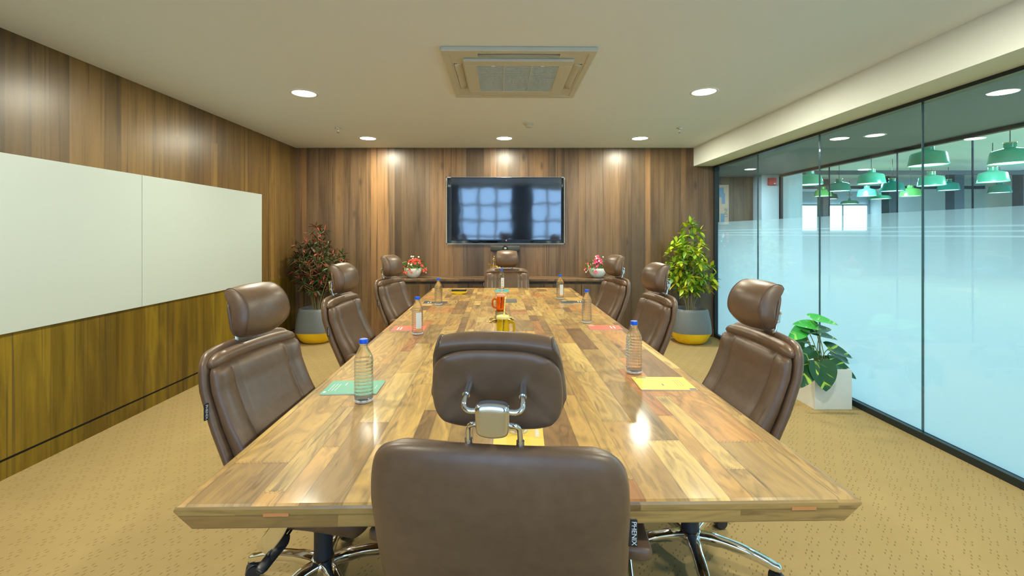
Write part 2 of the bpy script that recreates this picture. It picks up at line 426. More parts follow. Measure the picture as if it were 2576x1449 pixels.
for k, c in {'nb_green': (.10, .38, .27), 'nb_yellow': (.85, .60, .09), 'nb_red': (.80, .15, .09), 'nb_black': (.05, .06, .07),
             'nb_teal': (.06, .36, .36), 'nb_orange': (.85, .38, .05), 'ink': (.1, .12, .12), 'flower_red': (.80, .05, .03),
             'flower_pink': (.85, .04, .17), 'flower_white': (.85, .83, .66), 'kraft': (.45, .33, .22), 'poster_blue': (.12, .22, .30)}.items():
    M[k] = simple(k, c, .45)
M['led_red'] = emis('led_red', (1, .05, .05), 4); M['led_green'] = emis('led_green', (.05, 1, .4), 4); M['led_blue'] = emis('led_blue', (.3, .6, 1), 3)

# ================================================================== THE SETTING
def struct(name, bm, m, parent=None, **k):
    o = obj(name, bm, m, parent, **k)
    if not parent: o['kind'] = 'structure'
    return o
XL, XR, YB, YF = -2.76, 2.75, 5.97, -1.4     # left wall, glass line, far wall, wall behind the camera
struct('floor', boxes([(XL-.2, 20, YF-.6, 21, -.1, 0)]), M['carpet'])
struct('ceiling', boxes([(XL-.2, 2.46, YF-.2, YB+.2, CEIL, CEIL+.1)]), M['ceil'])
struct('trim_1', boxes([(2.46, XR+.05, YF-.2, YB+.2, 2.236, CEIL+.1)]), M['beam'])['label'] = 'pale boxed beam above the glass partition'
# far wall with the recess for the screen
nx0, nx1, nz0, nz1 = -.787, .772, 1.213, 2.096
struct('wall_back', boxes([(XL-.2, nx0, YB, YB+.2, 0, CEIL), (nx1, XR+.02, YB, YB+.2, 0, CEIL), (nx0, nx1, YB, YB+.2, 0, nz0), (nx0, nx1, YB, YB+.2, nz1, CEIL)]), M['wall'])
struct('trim_2', boxes([(nx0, nx1, YB+.13, YB+.15, nz0, nz1), (nx0, nx0+.012, YB+.002, YB+.13, nz0, nz1), (nx1-.012, nx1, YB+.002, YB+.13, nz0, nz1),
                        (nx0, nx1, YB+.002, YB+.13, nz0, nz0+.012), (nx0, nx1, YB+.002, YB+.13, nz1-.012, nz1)]), M['grey'])
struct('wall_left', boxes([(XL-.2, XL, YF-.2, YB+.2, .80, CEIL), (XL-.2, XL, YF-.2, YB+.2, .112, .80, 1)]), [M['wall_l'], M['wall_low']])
struct('trim_3', boxes([(XL-.2, XL-.008, YF-.2, YB+.2, .096, .112)]), M['matblack'])
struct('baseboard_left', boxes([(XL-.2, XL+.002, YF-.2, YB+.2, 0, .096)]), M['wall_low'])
struct('baseboard_back', boxes([(XL, -1.42, YB-.012, YB+.002, 0, .10), (1.42, XR-.03, YB-.012, YB+.002, 0, .10)]), M['wall'])
# wall behind the camera with a gridded window (seen in the screen's reflection)
wx0, wx1, wz0, wz1 = -2.3, 1.7, .45, 2.35
struct('wall_front', boxes([(XL-.2, wx0, YF-.1, YF, 0, CEIL), (wx1, XR+.1, YF-.1, YF, 0, CEIL), (wx0, wx1, YF-.1, YF, 0, wz0), (wx0, wx1, YF-.1, YF, wz1, CEIL)]), M['beam'])
wf = []
for k in range(9):
    x = wx0+(wx1-wx0)*k/8; wf.append((x-.03, x+.03, YF-.09, YF-.02, wz0, wz1))
for k in range(5):
    z = wz0+(wz1-wz0)*k/4; wf.append((wx0, wx1, YF-.085, YF-.025, z-.03, z+.03))
win = struct('window_5', boxes(wf), M['grey'])
struct('window_pane', boxes([(wx0, wx1, YF-.06, YF-.055, wz0, wz1)]), M['pane'], win)
for (a0, a1, lab) in ((-2.45, -1.35, 'grey curtain drawn over one end of the gridded window'), (.15, .75, 'grey curtain added mid-window in place of a dark figure in the screen reflection')):  # middle one is added to darken the screen reflection where a person stood
    bm = bmesh.new(); n = 60; vs = []
    for i in range(n+1):
        x = a0+(a1-a0)*i/n; y = YF+.07+.025*math.sin(i*1.3)
        vs.append((bm.verts.new((x, y, .25)), bm.verts.new((x, y, 2.42))))
    for i in range(n): bm.faces.new((vs[i][0], vs[i+1][0], vs[i+1][1], vs[i][1]))
    o = obj('curtain', bm, simple('curtain_cloth', (.10, .12, .14), .9), smooth=True)
    s = o.modifiers.new('s', 'SOLIDIFY'); s.thickness = .004
    tag(o, lab, 'curtain', 'curtains at the window behind the table')
# glass partition: panes with joints, dark frame
yj = [YF, 0.02, 1.01, 2.005, 3.01, 4.0, 4.98, YB-.03]
for i in range(len(yj)-1):
    y0, y1 = yj[i]+.003, yj[i+1]-.003
    p = struct('window_%d' % (10+i), boxes([(XR, XR+.012, y0, y1, .045, 2.215)]), M['pane'])
    bm = bmesh.new(); vs = [bm.verts.new(q) for q in ((XR+.0135, y0, .045), (XR+.0135, y1, .045), (XR+.0135, y1, 1.5), (XR+.0135, y0, 1.5))]; bm.faces.new(vs)
    struct('frosted_film', bm, M['frost'], p)
    struct('glass_edge', boxes([(XR-.0005, XR+.0125, y1+.0005, y1+.0055, .045, 2.215)]), simple('glass_joint', (.05, .12, .13), .2), p)
struct('trim_4', boxes([(XR-.03, XR+.03, YF, YB, 2.212, 2.236), (XR-.03, XR+.03, YF, YB, 0, .045), (XR-.03, XR+.03, YB-.035, YB, .045, 2.212)]), M['frame'])
# corridor and office beyond
XC = 4.9
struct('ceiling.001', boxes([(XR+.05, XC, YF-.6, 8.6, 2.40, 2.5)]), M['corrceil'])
struct('trim_5', boxes([(XC-.03, XC+.03, YF-.6, 8.2, 2.36, 2.40), (XC-.02, XC+.02, 8.08, 8.2, 0, 2.4)]), M['frame'])
struct('wall_corridor_end', boxes([(XR-.2, 4.62, 8.4, 8.5, 0, 2.4)]), M['brownwall'])
struct('wall_column', boxes([(4.56, XC-.03, 8.12, 8.4, 0, 2.4), (XC+.03, 5.34, 8.2, 20, 0, 3.2)]), M['offwall'])
yj2 = [-.9, .4, 1.6, 2.7, 3.75, 4.78, 5.70, 6.9, 8.1]
for i in range(len(yj2)-1):
    p = struct('window_%d' % (20+i), boxes([(XC-.006, XC+.006, yj2[i]+.004, yj2[i+1]-.004, .02, 2.36)]), M['pane'])
    struct('glass_edge', boxes([(XC-.008, XC+.008, yj2[i+1]-.004, yj2[i+1]+.004, .02, 2.36)]), M['frame'], p)
struct('ceiling.002', boxes([(XC, 20, YF-.6, 20.4, 3.2, 3.3)]), M['offceil'])
struct('trim_6', boxes([(XC+.03, 6.1, YF-.6, 8.2, 2.75, 3.2)]), M['offwall'])
struct('trim_7', boxes([(5.3, 20, 11.5, 11.6, 2.85, 2.95), (5.3, 20, 15.2, 15.3, 2.85, 2.95), (5.3, 20, 6.9, 7.0, 3.05, 3.15)]), M['offdark'])
struct('wall_office_back', boxes([(5.3, 20, 20.1, 20.3, 0, 3.2)]), M['offceil'])
struct('wall_office_right', boxes([(16.0, 16.2, YF-.6, 20, 0, 3.2)]), M['offwall'])
struct('wall_corridor_front', boxes([(XR+.1, 20, YF-.7, YF-.6, 0, 3.2)]), M['offwall'])
fw = struct('window_30', boxes([(12.8, 15.9, 20.04, 20.09, 1.5, 2.62)]), M['farwin'])
struct('window_frame', boxes([(x-.03, x+.03, 20.0, 20.045, 1.5, 2.62) for x in (12.8, 13.7, 14.8, 15.9)]+[(12.8, 15.9, 20.0, 20.045, 2.58, 2.66)]), M['offwall'], fw)
for x0, x1, y in ((15.0, 15.4, 13.2), (13.6, 13.9, 13.8), (12.2, 12.45, 14.5), (10.8, 11.0, 15.5)):
    o = obj('office_pillar', boxes([(x0, x1, y, y+.3, 0, 3.2)]), M['offdark'], bev=.01); tag(o, kind='structure')

# ================================================================== CEILING THINGS
dl_labels = ['round ceiling downlight, the one left of the ceiling air conditioner', 'round ceiling downlight, the one right of the ceiling air conditioner',
             'small round downlight at the left end of the row by the far wall', 'small round downlight over the wall screen, middle of the far row', 'small round downlight at the right end of the row by the far wall']
for i, (x, y) in enumerate(DOWN):
    bm = lathe([(.0, .004), (.078, .004), (.082, 0), (.098, -.004), (.100, .0), (.098, .004)], 40, cap=False)
    o = empty('ceiling_downlight', (x, y, CEIL-.001))
    obj('trim_ring', lathe([(.088, .0), (.092, -.004), (.104, -.003), (.108, .0)], 40, cap=False), M['white'], o, smooth=True)
    obj('diffuser', lathe([(.0, -.001), (.089, -.001), (.089, 0), (.0, 0)], 32, cap=False), M['downglow'], o)
    tag(o, dl_labels[i] if i < 5 else ['round ceiling downlight over the nearest left chair, just above the picture', 'round ceiling downlight over the nearest right chair, just above the picture', 'round ceiling downlight beside the gridded window, whiteboard side', 'round ceiling downlight beside the gridded window, glass side'][i-5], 'light', 'round downlights in the ceiling')
# air conditioner cassette
ac = empty('air_conditioner', (.075, 3.21, CEIL), math.radians(.6))
tag(ac, 'square beige cassette air conditioner set in the ceiling above the table', 'air conditioner')
S = .475
bm = boxes([(-S, S, -S, -S+.045, -.028, 0), (-S, S, S-.045, S, -.028, 0), (-S, -S+.045, -S+.045, S-.045, -.028, 0), (S-.045, S, -S+.045, S-.045, -.028, 0)])
obj('outer_frame', bm, M['acw'], ac, bev=.006)
def ring_with_slots(bm, z0, z1):
    a, b, sl, q0, q1 = S-.045, .35, .255, .362, .418
    # four corner blocks + strips leaving slots open
    for sx in (-1, 1):
        for sy in (-1, 1):
            x0, x1 = sorted((sx*sl, sx*a)); y0, y1 = sorted((sy*sl, sy*a)); box(bm, x0, x1, y0, y1, z0, z1)
    for s in (-1, 1):
        y0, y1 = sorted((s*q1, s*a)); box(bm, -sl, sl, y0, y1, z0, z1); box(bm, y0, y1, -sl, sl, z0, z1)
        y0, y1 = sorted((s*sl, s*q0)); box(bm, -sl, sl, y0, y1, z0, z1); box(bm, y0, y1, -sl, sl, z0, z1)
bm = bmesh.new(); ring_with_slots(bm, -.022, 0); obj('face_plate', bm, M['acw'], ac)
obj('slot_cavity', boxes([(-.43, .43, -.43, .43, .0005, .004)]), M['matblack'], ac)
bm = boxes([(-.35, .35, -.35, -.265, -.042, -.022), (-.35, .35, .265, .35, -.042, -.022), (-.35, -.265, -.265, .265, -.042, -.022), (.265, .35, -.265, .265, -.042, -.022)])
obj('centre_panel', bm, M['acw'], ac, bev=.006)
bm = bmesh.new()
for k in range(30):
    y = -.262+.524*k/29; box(bm, -.265, .265, y-.0035, y+.0035, -.040, -.028)
for x in (-.09, .09): box(bm, x-.003, x+.003, -.265, .265, -.041, -.026)
obj('intake_grille', bm, M['grille'], ac)
obj('grille_backing', boxes([(-.265, .265, -.265, .265, -.026, -.022)]), M['grille'], ac)
for s in (-.16, .16): obj('latch', boxes([(s-.012, s+.012, -.272, -.258, -.046, -.04)]), M['white'], ac)
for k in range(4):
    bm = bmesh.new(); path = [(-.25+.5*i/10, 0, .006*math.exp(-((i-5)/2.6)**2)) for i in range(11)]
    tube(bm, path, 1, 8, flat=(.002, .012 if k == 0 else .026, (0, .75 if k == 0 else .9, .65 if k == 0 else .3)))
    M4 = Matrix.Rotation(k*PI/2, 4, 'Z') @ Matrix.Translation((0, -.39, -.020))
    obj('louver', xf(bm, M4), M['acw'], ac, smooth=True)
# sprinklers and detector
sp = empty('ceiling_sprinkler', (-1.79, 4.85, CEIL)); tag(sp, 'small chrome ceiling sprinkler near the left far corner', 'sprinkler', 'ceiling sprinklers')
obj('escutcheon', lathe([(0, -.0), (.032, 0), (.034, -.004), (.012, -.009), (.010, -.012)], 24), M['brushed'], sp, smooth=True)
obj('nozzle', lathe([(.009, -.009), (.009, -.03), (.004, -.034), (.004, -.046), (.016, -.047), (.016, -.050), (0, -.050)], 20), M['brushed'], sp, smooth=True)
sp2 = copy_tree(sp); sp2.location = (1.85, 4.85, CEIL); relabel(sp2, 'small chrome ceiling sprinkler near the boxed beam over the glass')
sd = empty('smoke_detector', (.23, 4.65, CEIL)); tag(sd, 'white round smoke detector on the ceiling beyond the air conditioner', 'smoke detector')
obj('base', lathe([(.052, 0), (.052, -.010), (.046, -.014)], 32), M['acw'], sd, smooth=True, autos=40)
obj('sensor_head', lathe([(.040, -.014), (.040, -.030), (.030, -.040), (0, -.042)], 32, cap=False), M['acw'], sd, smooth=True, autos=40)

# ================================================================== WALL THINGS
wb = empty('whiteboard', (XL, 3.435, 1.297)); tag(wb, 'long two-panel glossy whiteboard filling the left wall', 'whiteboard')
for a0, a1 in ((-1.70, -.002), (.002, 1.685)):
    obj('board_panel', boxes([(.001, .014, a0, a1, -.497, .496)]), M['board'], wb, bev=.002)
tv = empty('television', (.0025, 5.93, 1.672)); tag(tv, 'large flat black television recessed in the far wall', 'television')
tv.rotation_euler = (math.radians(1.3), 0, 0)
hw, hh = .7205, .413
obj('bezel', boxes([(-hw, hw, -.012, .03, hh-.010, hh), (-hw, hw, -.012, .03, -hh, -hh+.016), (-hw, -hw+.008, -.012, .03, -hh+.016, hh-.010), (hw-.008, hw, -.012, .03, -hh+.016, hh-.010)]), simple('tv_bezel', (.03, .03, .035), .18, .6), tv, bev=.002)
obj('screen', boxes([(-hw+.008, hw-.008, -.004, .028, -hh+.016, hh-.010)]), M['screen'], tv)
obj('back_case', boxes([(-hw+.03, hw-.03, .0302, .06, -hh+.03, hh-.03)]), M['black'], tv)
obj('power_light', boxes([(-.005, .005, -.016, -.012, -hh-.003, -hh+.003)]), M['led_red'], tv)
lettering('logo', 'LG', .014, M['paper'], tv, (0, -.0125, -hh+.008), (PI/2, 0, 0))
cbx = empty('cable_bundle', (0, 6.03, 1.226)); tag(cbx, 'black cables looped under the television in its recess', 'cables')
for x0, x1, dz in ((-.38, -.1, .03), (-.28, -.15, .045), (-.24, -.05, .05), (.32, .37, .035), (-.5, -.3, .02)):
    obj('cable', tube(bmesh.new(), smoothpath([(x0, 0, .034), ((x0+x1)/2, -.01, dz*.4), (x1, .01, .039), (x1+.02, .01, .074)]), .004, 8), M['black'], cbx, smooth=True)
for k in range(4): obj('cable', tube(bmesh.new(), [(-.19+.05*math.cos(t*.35+k)+.01*k, 0, .036+.028*math.sin(t*.35)) for t in range(18)], .0035, 8), M['black'], cbx, smooth=True)
vb = empty('conference_camera', (at(1271, 625, 5.9).x, 5.93, at(1271, 625, 5.9).z)); tag(vb, 'dark grey video conference bar with round lens below the television', 'video camera')
bm = bmesh.new(); tube(bm, [(-.192, 0, 0), (-.188, 0, 0), (.188, 0, 0), (.192, 0, 0)], [.55, 1, 1, .55], 24, flat=(.034, .036, (0, 0, 1)))
obj('housing', bm, simple('camera_bar', (.05, .055, .055), .5), vb, smooth=True)
obj('lens_ring', xf(lathe([(.040, 0), (.040, .012), (.030, .014), (.028, .008), (.0, .006)], 36), Matrix.Translation((0, -.034, 0)) @ Matrix.Rotation(PI/2, 4, 'X')), M['black'], vb, smooth=True, autos=40)
obj('lens', xf(lathe([(.020, .004), (.017, .012), (.008, .016), (0, .017)], 24), Matrix.Translation((0, -.038, 0)) @ Matrix.Rotation(PI/2, 4, 'X')), M['chrome'], vb, smooth=True)
obj('mount', boxes([(-.05, .05, .03, .045, -.02, .02)]), M['black'], vb)
# sideboard
cb = empty('sideboard', (0, 5.77, 0)); tag(cb, 'long low wooden sideboard against the far wall', 'sideboard')
obj('carcass', boxes([(-1.39, 1.39, -.16, .198, .08, .73)]), M['wall'], cb)
obj('top', boxes([(-1.42, 1.42, -.20, .198, .765, .795)]), M['wall'], cb, bev=.003)
obj('recess_strip', boxes([(-1.40, 1.40, -.13, .198, .73, .765)]), M['wall'], cb)
obj('plinth', boxes([(-1.37, 1.37, -.12, .198, 0, .08)]), M['wall'], cb)
for k in range(6):
    x0 = -1.39+k*.4633; obj('door', boxes([(x0+.003, x0+.4603, -.180, -.1605, .085, .728)]), M['wall'], cb, bev=.002)

# ================================================================== TABLE
TA = math.radians(1.15); TC = Vector((-.003, 3.032, 0))
tb = empty('conference_table', (TC.x, TC.y, 0), TA); tag(tb, 'long block-wood conference table with thick undercut edges', 'table')
hx, hy, tz = .768, 2.018, .75
bm = bmesh.new(); sec = []
def ringrect(ix, z): return [bm.verts.new((sx*(hx-ix), sy*(hy-(ix if z > .74 else ix*.06)), z)) for sx, sy in ((-1,-1),(1,-1),(1,1),(-1,1))]
R = [ringrect(i, z) for i, z in ((.010, .75), (.003, .7475), (0, .742), (.0005, .738), (.036, .703), (.039, .700))]
for k in range(len(R)-1):
    for j in range(4): bm.faces.new((R[k][j], R[k][(j+1)%4], R[k+1][(j+1)%4], R[k+1][j])).material_index = int(k > 0)
bm.faces.new(R[0]); bm.faces.new(R[-1]).material_index = 1
M['tableedge'] = planks('mango_wood_edge', .026, .45, [(.32,.175,.055), (.42,.265,.085), (.20,.105,.035), (.36,.23,.07), (.48,.29,.10)], rough=.35, fig=.25, knots=.5, coat=.3, axes='edge', seam=.35, vary=0)
top = obj('tabletop', bm, [M['table'], M['tableedge']], tb)
for sx, px in ((-1, .66), (1, .655)):
    x = -.66+.115 if sx < 0 else .635
    obj('inlay', boxes([(x-.028, x+.028, -hy-.0008, -hy+.004, .7265, .7335)]), simple('copper_inlay', (.58, .24, .08), .4), tb)
for y in (-1.05, 1.15):
    obj('leg', boxes([(-.32, .32, y-.04, y+.04, .03, .70)]), M['tableedge'], tb, bev=.01)
    obj('foot', boxes([(-.36, .36, y-.14, y+.14, 0, .03)]), M['tableedge'], tb, bev=.006)
fl = empty('cable_flap', ontable(1283, 757), TA); tag(fl, 'grey cable access flap let into the tabletop behind the orange mug', 'cable flap')
obj('frame', boxes([(-.06, .06, -.10, .10, 0, .002)]), simple('flap_grey', (.16, .18, .17), .4, .5), fl, bev=.0008)
obj('lid', boxes([(-.045, .05, -.085, .085, .002, .0035)]), simple('flap_lid', (.20, .22, .21), .35, .5), fl, bev=.0006)

# ================================================================== CHAIR
def back_y(z):   # rear surface line of the reclining, curved back
    pts = [(.40, -.160), (.55, -.228), (.70, -.298), (.82, -.340), (.92, -.357), (1.0, -.361)]
    for (a, ya), (b, yb) in zip(pts, pts[1:]):
        if z <= b or b == 1.0:
            t = (z-a)/(b-a); t = max(-.3, min(1.2, t)); return ya+(yb-ya)*t
def make_chair():
    root = empty('office_chair')
    L = M['leather']
    # back shell: thick padded slab with a roll along its top
    Zc, Hh = .658, .575
    def fs(p, U, V, side):
        z = p.z+Zc; x = p.x*(1+.03*(-V)); 
        crown = .012*(1-U*U) if V > .9 else 0
        y = back_y(z)+.028+p.y+.05*U*U*.6
        return Vector((x, y, z+crown))
    obj('backrest_shell', pillow(.522, Hh, .022, .028, e=9, k=10, m=2.4, n=28, fn=fs), L, root, smooth=True)
    tp = [(x, back_y(.93)+.058+.05*.6*(x/.25)**2, .916-.010*(abs(x)/.23)**6) for x in [-.232+.464*i/30 for i in range(31)]]
    obj('top_roll', tube(bmesh.new(), tp, [.010, .018, .022]+[.0245]*25+[.022, .018, .010], 16), L, root, smooth=True)
    def fc(p, U, V, side):
        z = p.z+.662; x = p.x
        g = -.010*math.exp(-((abs(x)-.150)/.012)**2) if side > 0 else 0
        bulge = .012*math.cos(min(1, abs(x)/.15)*PI/2) if side > 0 and abs(x) < .15 else 0
        lum = .018*math.exp(-((z-.62)/.10)**2) if side > 0 else 0
        y = back_y(z)+.052+p.y+g+bulge+lum+.03*U*U
        return Vector((x, y, z))
    obj('backrest_cushion', pillow(.484, .488, .042, .01, e=14, k=12, m=2.2, n=40, fn=fc), L, root, smooth=True)
    for s in (-1, 1):
        pts = []
        for i in range(21):
            V = -.90+1.80*i/20; U = s*.155/.242
            p = pillow_pt(.484, .488, .042, .01, 14, 12, 2.2, U, V, 1); p = fc(p, U, V, 1); pts.append(p+Vector((0, -.0002, 0)))
        obj('piping', tube(bmesh.new(), pts, .0019, 8), M['stitch'], root, smooth=True)
    # brand tag on the side of the back
    tg = obj('side_tag', boxes([(.2605, .2775, -.200, -.196, .708, .762)]), M['black'], root, bev=.001)
    tg.location = (-.004, -.062, .03)
    lettering('tag_text', 'PHENIX', .0135, M['paper'], tg, (.2705, -.2005, .735), (PI/2, PI/2, 0))
    lettering('tag_text', 'PHENIX', .0135, M['paper'], tg, (.2695, -.1955, .735), (PI/2, PI/2, PI))
    # headrest: a crescent profile swept across, rounded at its ends
    MH = Matrix.Translation((0, -.266, 1.064)) @ Matrix.Rotation(math.radians(2), 4, 'X')
    prof = smoothpath([(0, -.046, .074), (0, -.038, .088), (0, -.018, .092), (0, .012, .080), (0, .040, .050), (0, .055, .012), (0, .057, -.026), (0, .047, -.060), (0, .026, -.086), (0, .006, -.094), (0, -.006, -.086), (0, -.004, -.050), (0, -.009, -.010), (0, -.020, .030), (0, -.034, .056), (0, -.046, .074)], 3)[:-1]
    cen = Vector((0, .018, -.004))
    def hp(p, u):     # u -1..1 across the width
        au = abs(u); k = 1-.05*au**3; q = cen+(p-cen)*k
        x = u*.121*(1-.08*(p.z/.09))*(1-.26*max(0, (-p.z-.03)/.064)**2)
        return MH @ Vector((x, q.y+.014*(1-u*u)*max(0, min(1, (p.y+.01)/.05))-.010*u*u, q.z+.004*(1-u*u)*(1 if p.z > 0 else -1)))
    bm = bmesh.new(); us = [-1+2*i/24 for i in range(25)]; m_ = len(prof)
    rows = [[bm.verts.new(hp(p, u)) for p in prof] for u in us]
    for a_, b_ in zip(rows, rows[1:]):
        for i in range(m_): bm.faces.new((a_[i], a_[(i+1)%m_], b_[(i+1)%m_], b_[i]))
    for sgn, rw in ((-1, rows[0]), (1, rows[-1])):     # softly domed side panels
        prev = rw
        for kk, dx in ((.93, .0035), (.75, .008), (.45, .011), (.15, .012)):
            nw = [bm.verts.new(hp(cen+(p-cen)*kk, sgn*(1+dx/.121))) for p in prof]
            for i in range(m_): bm.faces.new((prev[i], prev[(i+1)%m_], nw[(i+1)%m_], nw[i]))
            prev = nw
        bm.faces.new(prev)
    obj('headrest', bm, L, root, smooth=True)
    for sgn in (-1, 1):
        pts = [hp(cen+(p-cen)*1.004, sgn*.985) for p in prof[:34]]
        obj('headrest_piping', tube(bmesh.new(), pts, .0022, 8), M['stitch'], root, smooth=True)
    def fb(p, U, V, side):
        z = p.z-.018; x = p.x*(1-.5*(z+.02) if z > -.02 else 1)
        t = (z+.09)/.165; yr = -.006-.004*t-.030*max(0, t)**2.2
        return Vector((x, p.y+yr-.010*U*U, z))
    obj('headrest_back_panel', xf(pillow(.258, .166, .010, .018, e=3.6, k=6, m=2.2, n=26, fn=fb), MH), L, root, smooth=True)
    # bracket: block, lower rods, upper rods
    ch = M['chrome']
    def fk(p, U, V, side): return Vector((p.x*(1+.04*V), p.y, p.z+(.005*(1-U*U) if V > 0 else -.006*(1-U*U))))
    bm = pillow(.064, .056, .014, .016, e=8, k=8, m=2.5, n=16, fn=fk)
    obj('headrest_bracket', xf(bm, Matrix.Translation((0, -.348, 1.013)) @ Matrix.Rotation(math.radians(3), 4, 'X')), M['brushed'], root, smooth=True)
    for s in (-1, 1):
        lo = obj('support_rod', tube(bmesh.new(), smoothpath([(s*.049, -.322, .915), (s*.049, -.326, .955), (s*.048, -.332, .985), (s*.042, -.338, .996), (s*.028, -.340, .999)], 5), .0052, 12), ch, root, smooth=True)
        obj('rod_sleeve', tube(bmesh.new(), [(s*.049, -.321, .915), (s*.049, -.325, .964)], .0076, 14), M['brushed'], lo, smooth=True, autos=40)
        up = obj('headrest_rod', tube(bmesh.new(), smoothpath([(s*.028, -.348, 1.026), (s*.044, -.348, 1.026), (s*.053, -.344, 1.031), (s*.054, -.334, 1.041), (s*.052, -.300, 1.058), (s*.051, -.276, 1.066)], 5), .0056, 12), ch, root, smooth=True)
        obj('rod_sleeve', tube(bmesh.new(), [(s*.0535, -.326, 1.046), (s*.051, -.276, 1.067)], .0075, 14), M['brushed'], up, smooth=True, autos=40)
    # seat
    def fseat(p, U, V, side):   # x across, z -> depth
        zz = p.y+.01*math.cos(U*PI)*(1 if side > 0 else 0) - .03*max(0, V)**3
        return Vector((p.x, p.z+.02, zz+.440))
    obj('seat', pillow(.52, .50, .055, .072, e=7, k=8, m=2.2, n=26, fn=fseat), L, root, smooth=True)
    obj('seat_mechanism', boxes([(-.09, .09, -.14, .12, .355, .395)]), M['black'], root, bev=.01)
    obj('back_bracket', tube(bmesh.new(), smoothpath([(0, -.08, .395), (0, -.17, .40), (0, -.21, .44), (0, back_y(.55)-.004, .55)]), 1, 10, flat=(.04, .008, (0, -.6, .8))), M['black'], root, smooth=True)
    for s in (-1, 1):
        bm = bmesh.new()
        tube(bm, [(s*.300, -.118, .623), (s*.300, -.112, .624), (s*.300, 0, .625), (s*.300, .14, .624), (s*.300, .15, .621)], [.75, 1, 1, 1, .7], 16, flat=(.033, .016, (0, 0, 1)))
        obj('armrest', bm, L, root, smooth=True)
        bm = bmesh.new()
        tube(bm, smoothpath([(s*.300, .095, .610), (s*.305, .075, .54), (s*.312, .030, .44), (s*.308, -.020, .372), (s*.280, -.035, .350), (s*.17, -.035, .362), (s*.08, -.03, .370)], 6), 1, 12, flat=(.026, .0035, (s*1.0, 0, -.02)))
        obj('arm_support', bm, ch, root, smooth=True)
    # lever (chair's right side)
    bm = bmesh.new(); tube(bm, smoothpath([(.06, -.01, .385), (.15, .0, .372), (.23, .0, .352)]), .004, 8)
    tube(bm, smoothpath([(.22, .0, .356), (.25, .0, .346), (.28, -.008, .335), (.325, -.012, .325), (.345, -.014, .321)], 3), [.5, .8]+[1]*8+[.9, .8, .4], 12, flat=(.017, .007, (0, .25, 1)))
    obj('tilt_lever', bm, M['black'], root, smooth=True)
    gl = obj('gas_lift', lathe([(.030, .115), (.036, .125), (.036, .14), (.034, .148), (.033, .31), (.025, .312), (.025, .38)], 28), M['castor'], root, smooth=True, autos=40)
    st = bmesh.new(); n = 8
    for i in range(n):
        a0 = -PI/2-.55+1.1*i/n; a1 = -PI/2-.55+1.1*(i+1)/n; r = .0338
        st.faces.new([st.verts.new((r*math.cos(a), r*math.sin(a), z)) for a, z in ((a0, .222), (a1, .222), (a1, .252), (a0, .252))])
    stk = obj('sticker', st, M['paper'], gl); 
    lettering('sticker_text', 'PHENIX', .0095, M['ink'], gl, (0, -.0346, .236), (PI/2, 0, 0))
    # star base
    bm = lathe([(.0, .085), (.045, .085), (.052, .095), (.046, .125), (.036, .135), (.0, .135)], 30, cap=False)
    for k in range(5):
        a = 2*PI*k/5; d = Vector((math.cos(a), math.sin(a), 0))
        P = [d*.03+Vector((0,0,.112)), d*.08+Vector((0,0,.116)), d*.16+Vector((0,0,.112)), d*.24+Vector((0,0,.098)), d*.30+Vector((0,0,.080)), d*.325+Vector((0,0,.074))]
        tube(bm, smoothpath(P, 4), [1.15]*6+[1]*6+[.9]*4+[.85]*3+[.8, .55], 16, flat=(.021, .016, (0, 0, 1)))
    base = obj('star_base', bm, M['chrome'], root, smooth=True, autos=60)
    for k in range(5):
        a = 2*PI*k/5+.0; d = Vector((math.cos(a), math.sin(a), 0))*.312
        bm = bmesh.new(); tw = a+.9*(1 if k % 2 else -1)
        for s in (-1, 1):
            b2 = lathe([(0, -.011), (.023, -.011), (.027, -.006), (.027, .006), (.023, .011), (0, .011)], 24, cap=False)
            xf(b2, Matrix.Translation((s*.0135, 0, .0275)) @ Matrix.Rotation(PI/2, 4, 'Y')); me = bpy.data.meshes.new('t'); b2.to_mesh(me); b2.free(); bm.from_mesh(me); bpy.data.meshes.remove(me)
        box(bm, -.006, .006, -.012, .012, .02, .062)
        tube(bm, [(0, .008, .055), (0, .008, .076)], .006, 10)
        tube(bm, smoothpath([(0, -.022, .035), (0, -.018, .052), (0, 0, .060), (0, .018, .05)]), 1, 10, flat=(.026, .003, (0, 0, 1)))
        c = obj('caster', bm, M['castor'], base, smooth=True, autos=50); c.location = d; c.rotation_euler = (0, 0, tw)
    return root
proto = make_chair()
def base_of(o): return [c for c in o.children if c.name.startswith('star_base')][0]
chairs = [ # centre x, y, facing deg (0 = +y), base angle (world deg), scale, label
    (.012, 1.177, -6, 40, 'brown leather swivel chair turned back-on at the near end of the table'),
    (-.69, 1.72, -98, 167, 'brown leather swivel chair nearest on the whiteboard side of the table'),
    (.76, 1.88, 91, -28, 'brown leather swivel chair nearest on the glass side, in front of the white planter'),
    (-.79, 2.97, -93, 20, 'brown leather swivel chair, middle of the three on the whiteboard side'),
    (.72, 3.0, 94, 50, 'brown leather swivel chair, middle of the three on the glass side'),
    (-.77, 4.05, -103, 10, 'brown leather swivel chair farthest on the whiteboard side, beside the red and white posy'),
    (.72, 4.1, 101, 30, 'brown leather swivel chair farthest on the glass side, before the pink posy'),
    (0.01, 4.96, 180, 18, 'brown leather swivel chair at the far end below the television'),
]
for i, (x, y, r, b, lab) in enumerate(chairs):
    o = proto if i == 0 else copy_tree(proto)
    o.location = (x, y, 0); o.rotation_euler = (0, 0, math.radians(r))
    base_of(o).rotation_euler = (0, 0, math.radians(b-r))
    tag(o, lab, 'chair', 'brown leather chairs around the table')

